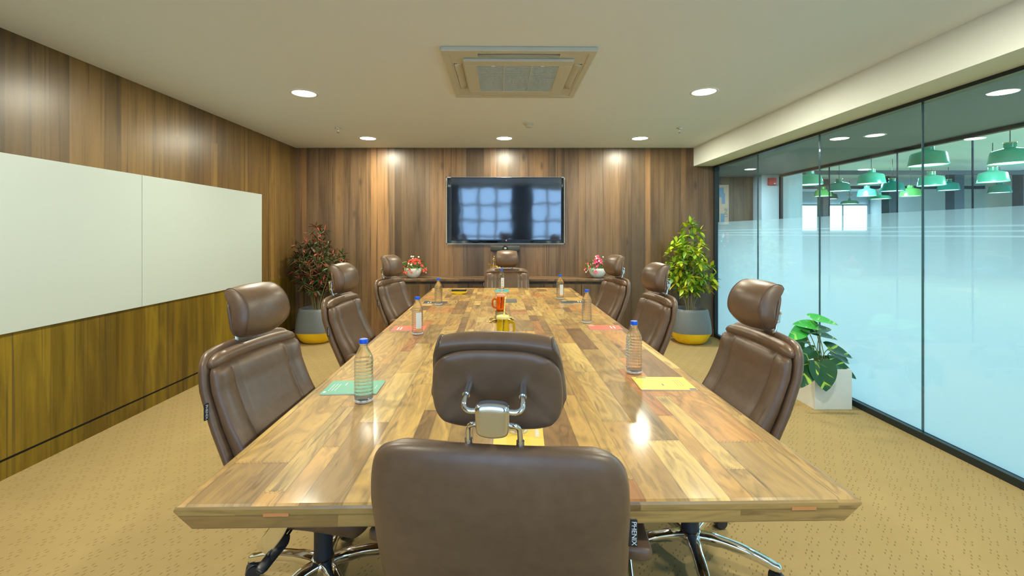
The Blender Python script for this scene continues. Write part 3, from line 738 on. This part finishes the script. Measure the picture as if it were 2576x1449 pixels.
# ================================================================== ON THE TABLE
def make_bottle():
    root = empty('water_bottle')
    prof = [(.0, .0), (.024, .0), (.031, .003), (.033, .010)]
    z = .012
    prof += [(.033, .014)]
    for k in range(11):
        z0 = .018+k*.0118
        prof += [(.0314, z0), (.0334, z0+.002), (.0338, z0+.0058), (.0334, z0+.0097), (.0314, z0+.0115)]
    prof += [(.0335, .150), (.0325, .156), (.027, .170), (.0185, .188), (.0135, .197), (.0125, .205), (.0125, .2085), (0, .2085)]
    def wob(r, z, a): return r*(1-.045*abs(math.sin(9*a))**2) if .018 < z < .148 else (r*(1-.05*abs(math.sin(2.5*a))) if z < .01 else r)
    obj('body', lathe(prof, 48, wob, cap=False), M['water'], root, smooth=True, autos=35)
    obj('base', lathe([(.0, .0), (.0255, .0), (.0322, .0032), (.0342, .0085), (.0342, .0135), (.0332, .0145)], 40, lambda r, z, a: r*(1-.04*abs(math.sin(5*a))), cap=False), M['bottlebase'], root, smooth=True)
    def kn(r, z, a): return r*(1+.012*math.sin(30*a)) if z < .222 else r
    obj('cap', lathe([(.0, .2088), (.0150, .2088), (.0150, .2095), (.0148, .2225), (.0135, .2245), (0, .2248)], 60, kn, cap=False), M['blue'], root, smooth=True, autos=50)
    obj('neck_ring', lathe([(.0137, .2035), (.0153, .2045), (.0153, .2068), (.0137, .2078)], 32, cap=False), M['crystal'], root, smooth=True)
    return root
bot = make_bottle()
bspots = [((915, 1015), 'clear ribbed water bottle with blue cap in front of the green booklet'),
          ((1595, 943), 'clear ribbed water bottle with blue cap behind the large yellow booklet'),
          ((1050, 846), 'clear ribbed water bottle with blue cap on the left red booklet side'),
          ((1476, 817), 'clear ribbed water bottle with blue cap beside the right red booklet'),
          ((1103, 772), 'clear ribbed water bottle with blue cap near the yellow and black eraser'),
          ((1409, 757), 'labelled clear water bottle beside the far right black booklet'),
          ((1262, 735), 'water bottle at the far end of the table behind the orange mug'),
          ((1301, 1090), 'water bottle hidden behind the near headrest, beside the yellow booklet')]
for i, (p, lab) in enumerate(bspots):
    o = bot if i == 0 else copy_tree(bot)
    o.location = ontable(p[0], p[1]-5); o.rotation_euler = (0, 0, i*.7); tag(o, lab, 'bottle', 'water bottles on the table')
    if i in (5, 6, 2, 7):
        bm = bmesh.new(); n = 10; r = .0345
        for k in range(n):
            a0 = -PI/2-.55+1.0*k/n-o.rotation_euler.z+(.35 if i != 2 else .5); a1 = a0+1.0/n
            bm.faces.new([bm.verts.new((r*math.cos(a), r*math.sin(a), z)) for a, z in ((a0, .04), (a1, .04), (a1, .135), (a0, .135))])
            f = bm.faces.new([bm.verts.new(((r+.0002)*math.cos(a), (r+.0002)*math.sin(a), z)) for a, z in ((a0, .030), (a1, .030), (a1, .040), (a0, .040))]); f.material_index = 1
        lb = obj('label', bm, [simple('bottle_label', (.75, .78, .78), .4), M['nb_orange']], o, smooth=True); lb['label'] = 'white wrap label with an orange band'
def booklet(px, py, w, d, rz, cover, label, marks, name='booklet'):
    c = ontable(px, py); root = empty(name, c, rz)
    obj('pages', boxes([(-w/2+.0008, w/2-.0008, -d/2+.0008, d/2-.0008, .0002, .0032)]), M['paper'], root)
    obj('cover', boxes([(-w/2, w/2, -d/2, d/2, .0032, .0038)]), M[cover], root)
    bm = bmesh.new(); bm2 = bmesh.new(); n1 = n2 = 0
    for (x0, x1, y0, y1, mi) in marks:
        t = bm if mi == 0 else bm2
        box(t, x0, x1, y0, y1, .0038, .0041)
        if mi == 0: n1 += 1
        else: n2 += 1
    if n1: obj('print', bm, M['paper'], root)
    else: bm.free()
    if n2: obj('accent_print', bm2, M['ink' if cover != 'nb_black' else 'nb_orange'], root)
    else: bm2.free()
    tag(root, label, 'booklet', 'booklets laid at each place'); return root
rnd = random.Random(3)
def lines(x0, n, dx, y0, y1, mi=0, wd=.0022, gap=.35):
    out = []
    for k in range(n):
        x = x0+k*dx; y = y0
        while y < y1-.004:
            l = min(rnd.uniform(.006, .018), y1-y); out.append((x, x+wd, y, y+l, mi)); y += l+.0025
    return out
booklet(890, 976, .21, .155, math.radians(2), 'nb_green', 'green booklet with white writing by the nearest left chair', lines(-.085, 3, .012, -.04, .04)+[(-.098, -.090, -.06, -.045, 0), (-.04, -.037, .02, .05, 0), (.085, .087, -.02, .02, 0)])
booklet(1668, 966, .215, .155, math.radians(-1), 'nb_yellow', 'yellow booklet by the nearest right chair', lines(.05, 3, .010, -.03, .045, 1, .0012)+[(.08, .105, -.076, -.060, 1), (-.09, -.05, .062, .070, 1), (-.01, -.005, -.03, -.01, 1)])
booklet(1029, 827, .205, .145, math.radians(3), 'nb_red', 'red booklet with two white bars on the left side of the table', [(-.07, -.062, -.045, .03, 0), (-.052, -.044, -.045, .03, 0)])
booklet(1522, 825, .205, .145, math.radians(-2), 'nb_red', 'red booklet with two white bars on the right side of the table', [(.035, .043, -.03, .04, 0), (.055, .063, -.03, .04, 0), (-.095, -.06, .045, .055, 0), (.07, .102, -.072, -.058, 1)])
booklet(1096, 761, .205, .15, math.radians(3), 'nb_black', 'black booklet with an orange strip under the far left bottle', [(-.06, .10, .045, .074, 1), (-.065, -.056, -.05, .0, 0), (-.045, -.036, -.05, .0, 0)])
booklet(1441, 761, .205, .15, math.radians(-3), 'nb_black', 'black booklet with a yellow strip on the far right of the table', [(.0, .10, -.074, -.055, 1), (.045, .053, .0, .06, 0), (.065, .073, .0, .06, 0), (-.09, -.05, .06, .07, 0)])
booklet(1263, 732, .145, .20, math.radians(1), 'nb_teal', 'teal booklet under the bottle at the far end of the table', [(-.05, -.02, .05, .07, 0)])
booklet(1305, 1118, .145, .21, math.radians(-2), 'nb_yellow', 'yellow booklet at the near end behind the first chair', [(.048, .060, .06+k*.009, .066+k*.009, 0) for k in range(-2, 4)])
# eraser
er = empty('whiteboard_eraser', ontable(1155, 739), math.radians(1)); tag(er, 'yellow and black whiteboard eraser lying near the far end', 'eraser')
bm = bmesh.new(); n = 16
secs = []
for i in range(n+1):
    x = -.077+.154*i/n; zb = .003+.015*(abs(x)/.077)**2.4
    secs.append([bm.verts.new(p) for p in ((x, -.026, zb), (x, .026, zb), (x, .028, .030), (x, -.028, .030))])
for i in range(n):
    for j in range(4): bm.faces.new((secs[i][j], secs[i][(j+1)%4], secs[i+1][(j+1)%4], secs[i+1][j]))
bm.faces.new(secs[0]); bm.faces.new(secs[-1]); xf(bm, Matrix.Translation((0, 0, -.003)))
obj('handle', bm, M['yellow'], er, smooth=True, autos=40); 
obj('felt_pad', boxes([(-.074, .074, -.026, .026, .027, .041)]), M['black'], er, bev=.003)
# mugs
def mug(name, loc, rz, glassm, lidm, straw1, straw2, label, hx, strawtop):
    root = empty(name, loc, rz); tag(root, label, 'mug', 'handled jar mugs with straws')
    prof = [(0, 0), (.030, 0), (.035, .004), (.037, .012), (.037, .085), (.034, .097), (.031, .103), (.031, .112), (0, .112)]
    obj('jar', lathe(prof, 40, lambda r, z, a: r*(1+.012*math.sin(8*a)) if .015 < z < .09 else r, cap=False), glassm, root, smooth=True, autos=60)
    obj('handle', tube(bmesh.new(), smoothpath([(hx*.034, 0, .090), (hx*.052, 0, .092), (hx*.064, 0, .078), (hx*.064, 0, .045), (hx*.054, 0, .028), (hx*.036, 0, .024)], 6), 1, 12, flat=(.007, .005, (0, 1, 0))), glassm, root, smooth=True)
    obj('lid', lathe([(.0, .1125), (.036, .1125), (.037, .115), (.037, .126), (.034, .1295), (.008, .1295), (.0075, .132), (.0, .132)], 48, lambda r, z, a: r*(1+.02*math.sin(24*a)) if r > .03 else r, cap=False), lidm, root, smooth=True, autos=50)
    bm = bmesh.new(); p0 = Vector((0, 0, .02)); p1 = Vector(strawtop); n = 24
    for k in range(n):
        a, b = p0.lerp(p1, k/n), p0.lerp(p1, (k+1)/n); st = len(bm.faces); tube(bm, [a, b], .0038, 12); bm.faces.ensure_lookup_table()
        for f in bm.faces[st:]: f.material_index = k % 2
    obj('straw', bm, [straw1, straw2], root, smooth=True, autos=50)
M['lid_or'] = simple('orange_lid', (.85, .38, .22), .35); M['lid_ye'] = simple('pale_yellow_lid', (.85, .75, .28), .35)
mug('jar_mug', ontable(1260, 782), 0, M['amber'], M['lid_or'], simple('straw_pink', (.9, .35, .28), .4), M['paper'], 'orange glass jar mug with lid and pink striped straw', -1, (.012, .01, .24))
Yg = 2.62
mug('jar_mug', (at(1265, 700, Yg).x, Yg, .75), 0, M['lime'], M['lid_ye'], simple('straw_yellow', (.9, .72, .08), .4), simple('straw_cream', (.9, .85, .5), .4), 'yellow-green glass jar mug with lid and yellow straw', 1, (.014, .0, .235))
# tortoise paperweight
tt = empty('tortoise_ornament', ontable(1262, 808), 0); tag(tt, 'brass tortoise ornament with a clear glass shell between the two mugs', 'ornament')
obj('glass_shell', lathe([(0, .018), (.046, .018), (.052, .024), (.048, .040), (.034, .056), (.016, .064), (0, .066)], 12, cap=False), M['crystal'], tt)
bm = lathe([(0, .010), (.044, .010), (.056, .014), (.058, .019), (.050, .020), (0, .0178)], 32, cap=False)
for sx, sy in ((-1, -1), (1, -1), (-1, 1), (1, 1)):
    tube(bm, smoothpath([(sx*.035, sy*.028, .016), (sx*.058, sy*.040, .016), (sx*.074, sy*.050, .007), (sx*.086, sy*.056, .0035)]), [.008]*12+[.008, .008, .007, .006, .005, .004, .0035], 10)
tube(bm, smoothpath([(0, -.05, .016), (0, -.068, .024), (0, -.080, .028)]), [.009]*6+[.010, .011, .011, .010, .009, .008, .005], 12)
obj('body', bm, M['brass'], tt, smooth=True, autos=60)

# ================================================================== POSIES ON THE SIDEBOARD
def posy(px, seed, fm, label, cols):
    r = random.Random(seed); root = empty('flower_bowl', ((px-PX)*5.74/F, 5.74, .795)); tag(root, label, 'flowers', 'flower bowls on the sideboard')
    obj('bowl', lathe([(0, 0), (.045, 0), (.058, .006), (.085, .035), (.104, .075), (.109, .105), (.106, .122), (.100, .122), (.102, .105), (.09, .07), (0, .05)], 44, cap=False), M['white'], root, smooth=True, autos=60)
    bm = bmesh.new(); hd = []
    for k in range(58):
        a = r.uniform(0, 2*PI); rr = r.uniform(0, .165); z = .245-.7*rr+r.uniform(-.04, .03) - (.03 if rr > .12 else 0)
        hd.append(Vector((rr*math.cos(a)*1.0, rr*math.sin(a)*.75, z)))
    hd.append(Vector((-.02, 0, .268))); hd.append(Vector((.07, 0, .262)))
    st = bmesh.new()
    for h in hd: tube(st, smoothpath([(h.x*.15, h.y*.15, .07), (h.x*.7, h.y*.7, .12), h], 4), .0018, 6)
    obj('stems', st, M['stem'], root, smooth=True)
    for k in range(70):   # leaves
        h = Vector((r.uniform(-.13, .13), r.uniform(-.09, .09), r.uniform(.10, .20))); d = Vector((h.x*3+r.uniform(-.3, .3), h.y*3+r.uniform(-.3, .3), r.uniform(-.5, .9))).normalized()
        leaf(bm, h, d, r.uniform(.035, .06), r.uniform(.014, .022), r)
    obj('leaves', bm, M['flowerleaf'], root, smooth=True)
    for k, h in enumerate(hd):
        bm = bmesh.new(); d = Vector((h.x*4, h.y*4-.5, .35)).normalized(); q = d.to_track_quat('Z', 'Y').to_matrix().to_4x4()
        c = cols[r.randrange(len(cols))]; R0 = r.uniform(.013, .019) if c != 'flower_white' else r.uniform(.010, .014)
        for j in range(6):
            a = 2*PI*j/6; leaf(bm, Vector((0, 0, 0)), Vector((math.cos(a), math.sin(a), .45)).normalized(), R0*1.25, R0*.95, r)
        ball = bmesh.new(); bmesh.ops.create_icosphere(ball, subdivisions=1, radius=R0*.28); me = bpy.data.meshes.new('t'); ball.to_mesh(me); ball.free(); n0 = len(bm.faces); bm.from_mesh(me); bpy.data.meshes.remove(me)
        bm.faces.ensure_lookup_table()
        for f in bm.faces[n0:]: f.material_index = 1
        xf(bm, Matrix.Translation(h) @ q)
        obj('flower', bm, [M[c], M['ink'] if c == 'flower_red' else M['flower_white']], root, smooth=True)
def leaf(bm, p, d, L, W, r, droop=.25, nseg=4):
    d = d.normalized(); s = d.cross(Vector((0, 0, 1)))
    if s.length < .05: s = Vector((1, 0, 0))
    s.normalize(); tw = r.uniform(-.6, .6); u = s.cross(d); s = s*math.cos(tw)+u*math.sin(tw); u = s.cross(d).normalized()
    rows = []
    for i in range(nseg+1):
        t = i/nseg; wd = W*.5*math.sin(PI*min(1, t*.93+.05))**.8*(1.15-t*.3)
        c = p+d*L*t-Vector((0, 0, 1))*droop*L*t*t
        if i == nseg: rows.append([bm.verts.new(c)])
        else: rows.append([bm.verts.new(c-s*wd+u*wd*.25), bm.verts.new(c), bm.verts.new(c+s*wd+u*wd*.25)])
    for i in range(nseg-1):
        for j in range(2): bm.faces.new((rows[i][j], rows[i][j+1], rows[i+1][j+1], rows[i+1][j]))
    a = rows[-2]; t = rows[-1][0]
    bm.faces.new((a[0], a[1], t)); bm.faces.new((a[1], a[2], t))
posy(1039, 5, None, 'white bowl of red and white flowers on the sideboard', ['flower_red', 'flower_red', 'flower_white'])
posy(1503, 9, None, 'white bowl of pink flowers on the sideboard', ['flower_pink', 'flower_pink', 'flower_pink', 'flower_white'])
# brass boat
bo = empty('boat_figurine', ((1249-PX)*5.72/F, 5.72, .930), 0); tag(bo, 'small brass boat with a standing rower raised on a stand on the sideboard', 'figurine')
bm = bmesh.new(); n = 20; secs = []
for i in range(n+1):
    t = -1+2*i/n; x = t*.105; hwid = .020*max(.02, 1-t*t)**.7; zk = .003+.030*abs(t)**2.6; zt = .020+.040*abs(t)**2.4
    secs.append([bm.verts.new(p) for p in ((x, 0, zk), (x, hwid*.8, (zk+zt)/2), (x, hwid, zt), (x, 0, zt-.004), (x, -hwid, zt), (x, -hwid*.8, (zk+zt)/2))])
for i in range(n):
    for j in range(6): bm.faces.new((secs[i][j], secs[i][(j+1)%6], secs[i+1][(j+1)%6], secs[i+1][j]))
bm.faces.new(secs[0]); bm.faces.new(secs[-1])
obj('hull', bm, M['brass'], bo, smooth=True, autos=50)
bm = bmesh.new()
tube(bm, smoothpath([(-.038, 0, .018), (-.037, 0, .045), (-.036, 0, .085), (-.034, 0, .112), (-.032, 0, .122)], 4), [.009, .009, .0085, .008, .007, .007, .006, .006, .006, .007, .008, .008, .007, .006, .004, .003, .003], 12)
for s in (-1, 1): tube(bm, smoothpath([(-.034, s*.008, .112), (-.046+.02*(s > 0), s*.010, .092), (-.018, s*.004, .078)], 5), .0028, 8)
h = lathe([(0, -.009), (.006, -.006), (.009, 0), (.008, .006), (.004, .009), (0, .010)], 14, cap=False, bm=bm, off=(-.031, 0, .134))
obj('rower', bm, M['brass'], bo, smooth=True)
obj('stand', boxes([(-.07, .07, -.03, .03, -.135, -.128), (-.05, .05, -.022, .022, -.128, -.012), (-.06, .06, -.026, .026, -.012, .0035)]), M['brass'], bo, bev=.003)
obj('oar', tube(bmesh.new(), [(-.022, -.006, .115), (-.018, -.006, .078), (-.012, -.026, .004)], .0014, 6), M['brass'], bo)

# ================================================================== POTTED PLANTS
def pot_plant(name, x, y, label, fm, sm, seed, narrow, spread, height):
    r = random.Random(seed); root = empty(name, (x, y, 0)); tag(root, label, 'plant', 'tall potted plants by the far wall')
    def rnd4(rr, z, a): 
        e = 3.0 if z > .12 else 2.3; return rr*(abs(math.cos(a))**e+abs(math.sin(a))**e)**(-1/e)*.96
    up = [(.240, .143), (.240, .16), (.236, .22), (.225, .30), (.208, .39), (.200, .425), (.192, .430), (.180, .425), (.176, .40), (.17, .36)]
    obj('pot', lathe(up, 56, rnd4, cap=False), M['pot'], root, smooth=True, autos=60)
    obj('pot_base', lathe([(0, 0), (.13, 0), (.16, .008), (.20, .045), (.228, .095), (.240, .1425)], 56, rnd4, cap=False), M['yellow'], root, smooth=True, autos=60)
    obj('soil', lathe([(0, .37), (.172, .365)], 56, rnd4, cap=False), M['soil'], root)
    st = bmesh.new(); lf = bmesh.new()
    def cluster(p, d, n):
        for k in range(n):
            a = 2*PI*k/n+r.uniform(-.4, .4); up_ = r.uniform(.25, .9)
            q = d.to_track_quat('Z', 'Y'); dd = q @ Vector((math.cos(a), math.sin(a), up_))
            if narrow: leaf(lf, p, dd, r.uniform(.075, .115), r.uniform(.017, .025), r, .15, 3)
            else: leaf(lf, p, dd, r.uniform(.08, .125), r.uniform(.034, .046), r, .2, 3)
    def shape(z):      # half-width of the crown by height
        P = [(.5, .14), (.7, .22), (.95, .31), (1.1, .30), (1.25, .20), (1.4, .11), (1.55, .05)]
        z = z*1.5/height
        for (a, ya), (b, yb) in zip(P, P[1:]):
            if z <= b: return (ya+(yb-ya)*max(0, (z-a)/(b-a)))*(1.14 if narrow else 1.05)
        return .05
    n = 13 if narrow else 11
    tops = [height-.05, height*.86, height*.8]+[r.uniform(.72, 1.2)*(1.0 if not narrow else 1.05) for _ in range(n-3)]
    for k in range(n):
        a = 2*PI*k/n*1.7+r.uniform(-.3, .3); topz = tops[k]
        rr = shape(topz)*r.uniform(.55, .95) if k > 2 else (.02, .07, .08)[k]
        P = [Vector((.035*math.cos(a), .035*math.sin(a), .36)), Vector((rr*.35*math.cos(a), rr*.35*math.sin(a), .36+(topz-.36)*.35)), Vector((rr*.75*math.cos(a), rr*.75*math.sin(a), .36+(topz-.36)*.72)), Vector((rr*math.cos(a), rr*math.sin(a), topz))]
        path = smoothpath(P, 8); tube(st, path, [.0055-.004*i/(len(path)-1) for i in range(len(path))], 7)
        for i in range(6, len(path), 1):
            if path[i].z > .56 and r.random() < (.95 if narrow else .85):
                b = r.uniform(0, 2*PI); L = min(r.uniform(.06, .16), shape(path[i].z)*.7)
                out = Vector((math.cos(b), math.sin(b), r.uniform(.3, .9))).normalized(); e = path[i]+out*L
                q = math.hypot(e.x, e.y); mxr = shape(e.z)*1.0
                if q > mxr: e.x *= mxr/q; e.y *= mxr/q
                tube(st, [path[i], path[i].lerp(e, .5)+Vector((0, 0, -.008)), e], [.003, .0024, .0018], 6)
                cluster(e, out, 6)
        cluster(path[-1], Vector((0, 0, 1)), 8)
    for v in lf.verts:
        v.co.x = max(-.37, min(.38, v.co.x)); v.co.y = min(.205, v.co.y)
    for v in st.verts: v.co.y = min(.2, v.co.y)
    obj('foliage', lf, fm, root, smooth=True); obj('stems', st, sm, root, smooth=True)
pot_plant('potted_shrub', -2.37, 5.70, 'tall shrub with dark red and green leaves in a grey and yellow pot', M['redleaf'], M['twig'], 11, True, .34, 1.46)
pot_plant('potted_shrub', 2.285, 5.66, 'tall croton with yellow-green leaves in a grey and yellow pot', M['croton'], M['twig'], 23, False, .36, 1.50)
# broad-leaved plant in white planter by the glass
pp = empty('potted_broadleaf_plant', (2.515, 3.64, 0)); tag(pp, 'broad-leaved variegated plant in a white square planter by the glass', 'plant')
bm = bmesh.new(); a, b = .143, .12
box(bm, -a, a, -a, a, 0, .24); 
for (x0, x1, y0, y1) in ((-a, a, -a, -a+.012), (-a, a, a-.012, a), (-a, -a+.012, -a+.012, a-.012), (a-.012, a, -a+.012, a-.012)): box(bm, x0, x1, y0, y1, .24, .305)
obj('planter', bm, M['planter'], pp)
obj('soil', boxes([(-.13, .13, -.13, .13, .24, .25)]), M['soil'], pp)
LV = [ # base px,py, tip px,py, width px, depth base, depth tip, bright
 ((2044,803),(2112,813),20,3.62,3.60,1,.9), ((2053,820),(1998,812),30,3.60,3.55,1,.5), ((2022,826),(1985,853),36,3.58,3.50,1,.15),
 ((2030,832),(2092,822),22,3.62,3.66,0,.9), ((2016,828),(2066,843),24,3.58,3.56,0,.8), ((2058,843),(2110,851),18,3.66,3.68,0,.9),
 ((2031,858),(1994,857),22,3.7,3.72,0,.7), ((2049,881),(2006,905),30,3.6,3.5,0,.4), ((2083,876),(2149,897),26,3.62,3.60,0,.75),
 ((2088,884),(2143,912),26,3.66,3.66,0,.6), ((2050,905),(2080,901),26,3.72,3.74,0,.4), ((2076,905),(2110,906),24,3.66,3.64,0,.6),
 ((2089,908),(2160,952),34,3.55,3.50,0,.4), ((2060,914),(2083,985),68,3.47,3.40,0,.05), ((2034,910),(2012,978),54,3.475,3.42,0,.05),
 ((2024,872),(1988,880),26,3.64,3.62,0,.5)]
org = Vector((2.515, 3.64, 0))
stm = bmesh.new()
for (bp, tp, wpx, Yb, Yt, br, flat) in LV:
    P0 = at(*bp, Yb)-org; P1 = at(*tp, Yt)-org; ax = P1-P0; L = ax.length; d = ax.normalized(); W = wpx*3.55/F/2
    if flat > .55: W = max(W, L*.36)
    nrm = Vector((0, -1, .25))*(1-flat)+Vector((0, -.25, 1))*flat; sd = d.cross(nrm).normalized(); nn = sd.cross(d).normalized()
    bm = bmesh.new(); n = 12; rows = []
    for i in range(n+1):
        t = i/n; prof = (math.sin(PI*min(1, (t*.94+.06)**.62)))**.75 if t < 1 else 0; prof = max(prof, 0); back = -.10*L if i == 0 else 0
        row = []
        for j in range(-3, 4):
            q = j/3; x = q*W*prof; yb = L*t + (-.13*L*abs(q)*(1-t)**3*1.2)
            z = .22*W*abs(q)**1.3*prof*1.2 - .10*L*t*t + .012*W*math.sin(t*22)*abs(q)
            row.append(bm.verts.new((x, yb, z)))
        rows.append(row)
    for i in range(n):
        for j in range(6): bm.faces.new((rows[i][j], rows[i][j+1], rows[i+1][j+1], rows[i+1][j]))
    bmesh.ops.remove_doubles(bm, verts=bm.verts, dist=.0004)
    o = obj('leaf', bm, M['pothos2' if br else 'pothos'], pp, smooth=True)
    Mx = Matrix((( -sd.x, d.x, nn.x, P0.x), (-sd.y, d.y, nn.y, P0.y), (-sd.z, d.z, nn.z, P0.z), (0, 0, 0, 1)))
    if Mx.to_3x3().determinant() < 0: Mx = Matrix(((sd.x, d.x, nn.x, P0.x), (sd.y, d.y, nn.y, P0.y), (sd.z, d.z, nn.z, P0.z), (0, 0, 0, 1)))
    o.matrix_local = Mx
    root0 = Vector((random.Random(wpx+bp[0]).uniform(-.04, .04), random.Random(bp[1]).uniform(-.04, .03), .25))
    mid = root0.lerp(P0, .6)+Vector((0, 0, .03)); tube(stm, smoothpath([root0, mid, P0+d*.01], 6), .0032, 7)
obj('stems', stm, M['stem'], pp, smooth=True)

# ================================================================== CORRIDOR AND OFFICE THINGS
for i, (x, y) in enumerate([(3.93, 4.85), (3.97, 7.4), (3.93, 2.3), (3.93, -.2)]):
    o = empty('corridor_downlight', (x, y, 2.399))
    obj('trim_ring', lathe([(.08, 0), (.084, -.004), (.098, -.003), (.102, 0)], 32, cap=False), M['white'], o, smooth=True)
    obj('diffuser', lathe([(0, -.001), (.082, -.001), (.082, 0), (0, 0)], 32, cap=False), M['downglow'], o)
    tag(o, ['round downlight in the dark corridor ceiling beyond the glass, the larger one', 'round downlight at the far end of the dark corridor ceiling', 'round downlight in the near corridor ceiling, first one out of the picture', 'round downlight at the corridor end behind the viewer'][i], 'light', 'corridor downlights')
al = empty('fire_alarm_box', (at(1942, 457, 8.1).x, 8.12, at(1942, 457, 8.1).z)); tag(al, 'red fire alarm box high on the white corridor column', 'alarm')
obj('housing', boxes([(-.07, .07, -.045, 0, -.065, .065)]), M['red'], al, bev=.006); obj('nameplate', boxes([(.02, .05, -.047, -.045, -.045, -.025)]), M['paper'], al)
th = empty('thermostat', (at(1941, 617, 8.1).x, 8.12, at(1941, 617, 8.1).z)); tag(th, 'white wall thermostat with grey display on the corridor column', 'thermostat')
obj('body', boxes([(-.045, .045, -.022, 0, -.065, .065)]), M['white'], th, bev=.004); obj('display', boxes([(-.03, .025, -.024, -.022, -.005, .05)]), M['grey'], th)
ps = empty('wall_poster', (3.93, 8.39, 1.9)); tag(ps, 'brown poster with blue blocks and sideways lettering on the corridor end wall', 'poster')
obj('sheet', boxes([(-.17, .17, -.012, 0, -.38, .35)]), M['kraft'], ps)
obj('printed_blocks', boxes([(-.12, -.02, -.014, -.012, .08, .28), (-.13, -.07, -.014, -.012, -.12, .03), (.04, .10, -.014, -.012, .0, .2), (.02, .09, -.014, -.012, -.36, -.18), (-.02, .08, -.0138, -.012, .12, .30)]), M['poster_blue'], ps)
lettering('lettering', 'ACTOR', .085, M['ink'], ps, (-.03, -.0145, -.18), (PI/2, -PI/2, 0)); lettering('lettering', 'LINE', .085, M['ink'], ps, (.12, -.0145, -.16), (PI/2, -PI/2, 0))
wd = empty('water_dispenser', (3.84, 8.16, 0)); tag(wd, 'dark water dispenser with coloured lights behind the frosted glass', 'water dispenser')
obj('cabinet', boxes([(-.16, .16, -.16, .16, 0, 1.27)]), simple('dispenser_grey', (.06, .07, .08), .3), wd, bev=.01)
for nm, x, z, m in (('green_light', -.055, 1.22, 'led_green'), ('red_light', .055, 1.22, 'led_red'), ('blue_light', .0, 1.135, 'led_blue')):
    obj(nm, boxes([(x-.008, x+.008, -.163, -.16, z-.007, z+.007)]), M[m], wd)
for x in (-.05, .05): obj('tap', boxes([(x-.015, x+.015, -.21, -.16, .98, 1.05)]), M['brushed'], wd, bev=.004)
for k, x in enumerate((-.0, .075)):
    o = obj('paper_cup', lathe([(0, 0), (.025, 0), (.034, .08+.03*k), (.031, .08+.03*k), (.023, .01), (0, .01)], 24, cap=False), M['paper'] if k == 0 else simple('red_cup', (.7, .2, .18), .5), smooth=True, autos=50); o.location = (3.84+x, 8.08, 1.27)
    tag(o, ['short white paper cup on top of the water dispenser', 'taller red and white paper cup on top of the water dispenser'][k], 'cup')
# pendants
def make_pendant(kind):
    root = empty('pendant_lamp')
    if kind == 'bell': prof = [(.0, .30), (.07, .30), (.072, .235), (.085, .225), (.20, .19), (.215, .17), (.245, .0), (.242, .0), (.212, .165), (.19, .18), (.07, .21), (0, .21)]
    else: prof = [(0, .20), (.03, .19), (.045, .12), (.20, .10), (.25, .06), (.27, 0), (.265, 0), (.24, .055), (.19, .09), (0, .10)]
    obj('shade', lathe(prof, 36, cap=False), M['green_lamp'], root, smooth=True, autos=50)
    obj('diffuser', lathe([(0, .02), (.235 if kind == 'bell' else .25, .02), (.235 if kind == 'bell' else .25, .014), (0, .014)], 32, cap=False), M['lampglow'], root)
    obj('cord', tube(bmesh.new(), [(0, 0, .2), (0, 0, .79)], .006, 8), M['black'], root)
    obj('collar', lathe([(.074, .296), (.074, .312), (.02, .318), (0, .318)], 24, cap=False), M['brass'], root, smooth=True)
    return root
PB, PF = make_pendant('bell'), make_pendant('flat')
pend = [(2335, 415, 38, 'g'), (2541, 410, 40, 'g'), (2497, 457, 29, 'g'), (2037, 464, 26, 'g'), (2192, 461, 27, 'g'), (2343, 466, 29, 'g'), (2111, 480, 22, 't'), (2245, 480, 23, 't'),
        (2386, 478, 20, 't'), (2070, 493, 17, 'l'), (2181, 493, 19, 'g'), (2290, 493, 20, 'l'), (2515, 484, 20, 't'), (2137, 512, 16, 'f'), (2214, 500, 19, 'f'), (2090, 500, 14, 't')]
pl = ['large green bell pendant beyond the tall glass joint', 'large green bell pendant at the right edge of the picture', 'green bell pendant hanging below and left of the right-edge one', 'green bell pendant leftmost of the office lamps', 'green bell pendant in the middle of the lit office, under a white oval', 'green bell pendant just right of the tallest glass joint',
      'teal bell pendant, second from the left end of the office lamps', 'teal bell pendant between two glass joints in the middle', 'teal bell pendant right of the middle lamps', 'small lime bell pendant behind the leftmost lamp', 'small green bell pendant left of the flat-domed one', 'small lime bell pendant at mid distance', 'small teal bell pendant low at the right', 'smallest flat-domed pendant in front of the bright windows', 'flat-domed pendant behind the small green bell', 'small dark teal pendant far left behind the teal bell']
mats = {'g': M['green_lamp'], 't': M['teal_lamp'], 'l': M['green_lamp2'], 'f': M['green_lamp']}
usedB = usedF = False
for i, (px, py, hwpx, k) in enumerate(pend):
    d = 1.05*F/(PY-py); d = min(max(d, .245*F/hwpx*.9), 18.5); z = H+(PY-py)*d/F
    if k == 'f':
        o = PF if not usedF else copy_tree(PF); usedF = True
    else:
        o = PB if not usedB else copy_tree(PB); usedB = True
    o.location = ((px-PX)*d/F, d, z-.01)
    for c in o.children:
        if c.name.startswith('shade'):
            c.data = c.data.copy() if c.data.users > 1 or True else c.data
            c.data.materials.clear(); c.data.materials.append(mats[k])
    tag(o, pl[i], 'pendant lamp', 'green pendant lamps in the office')
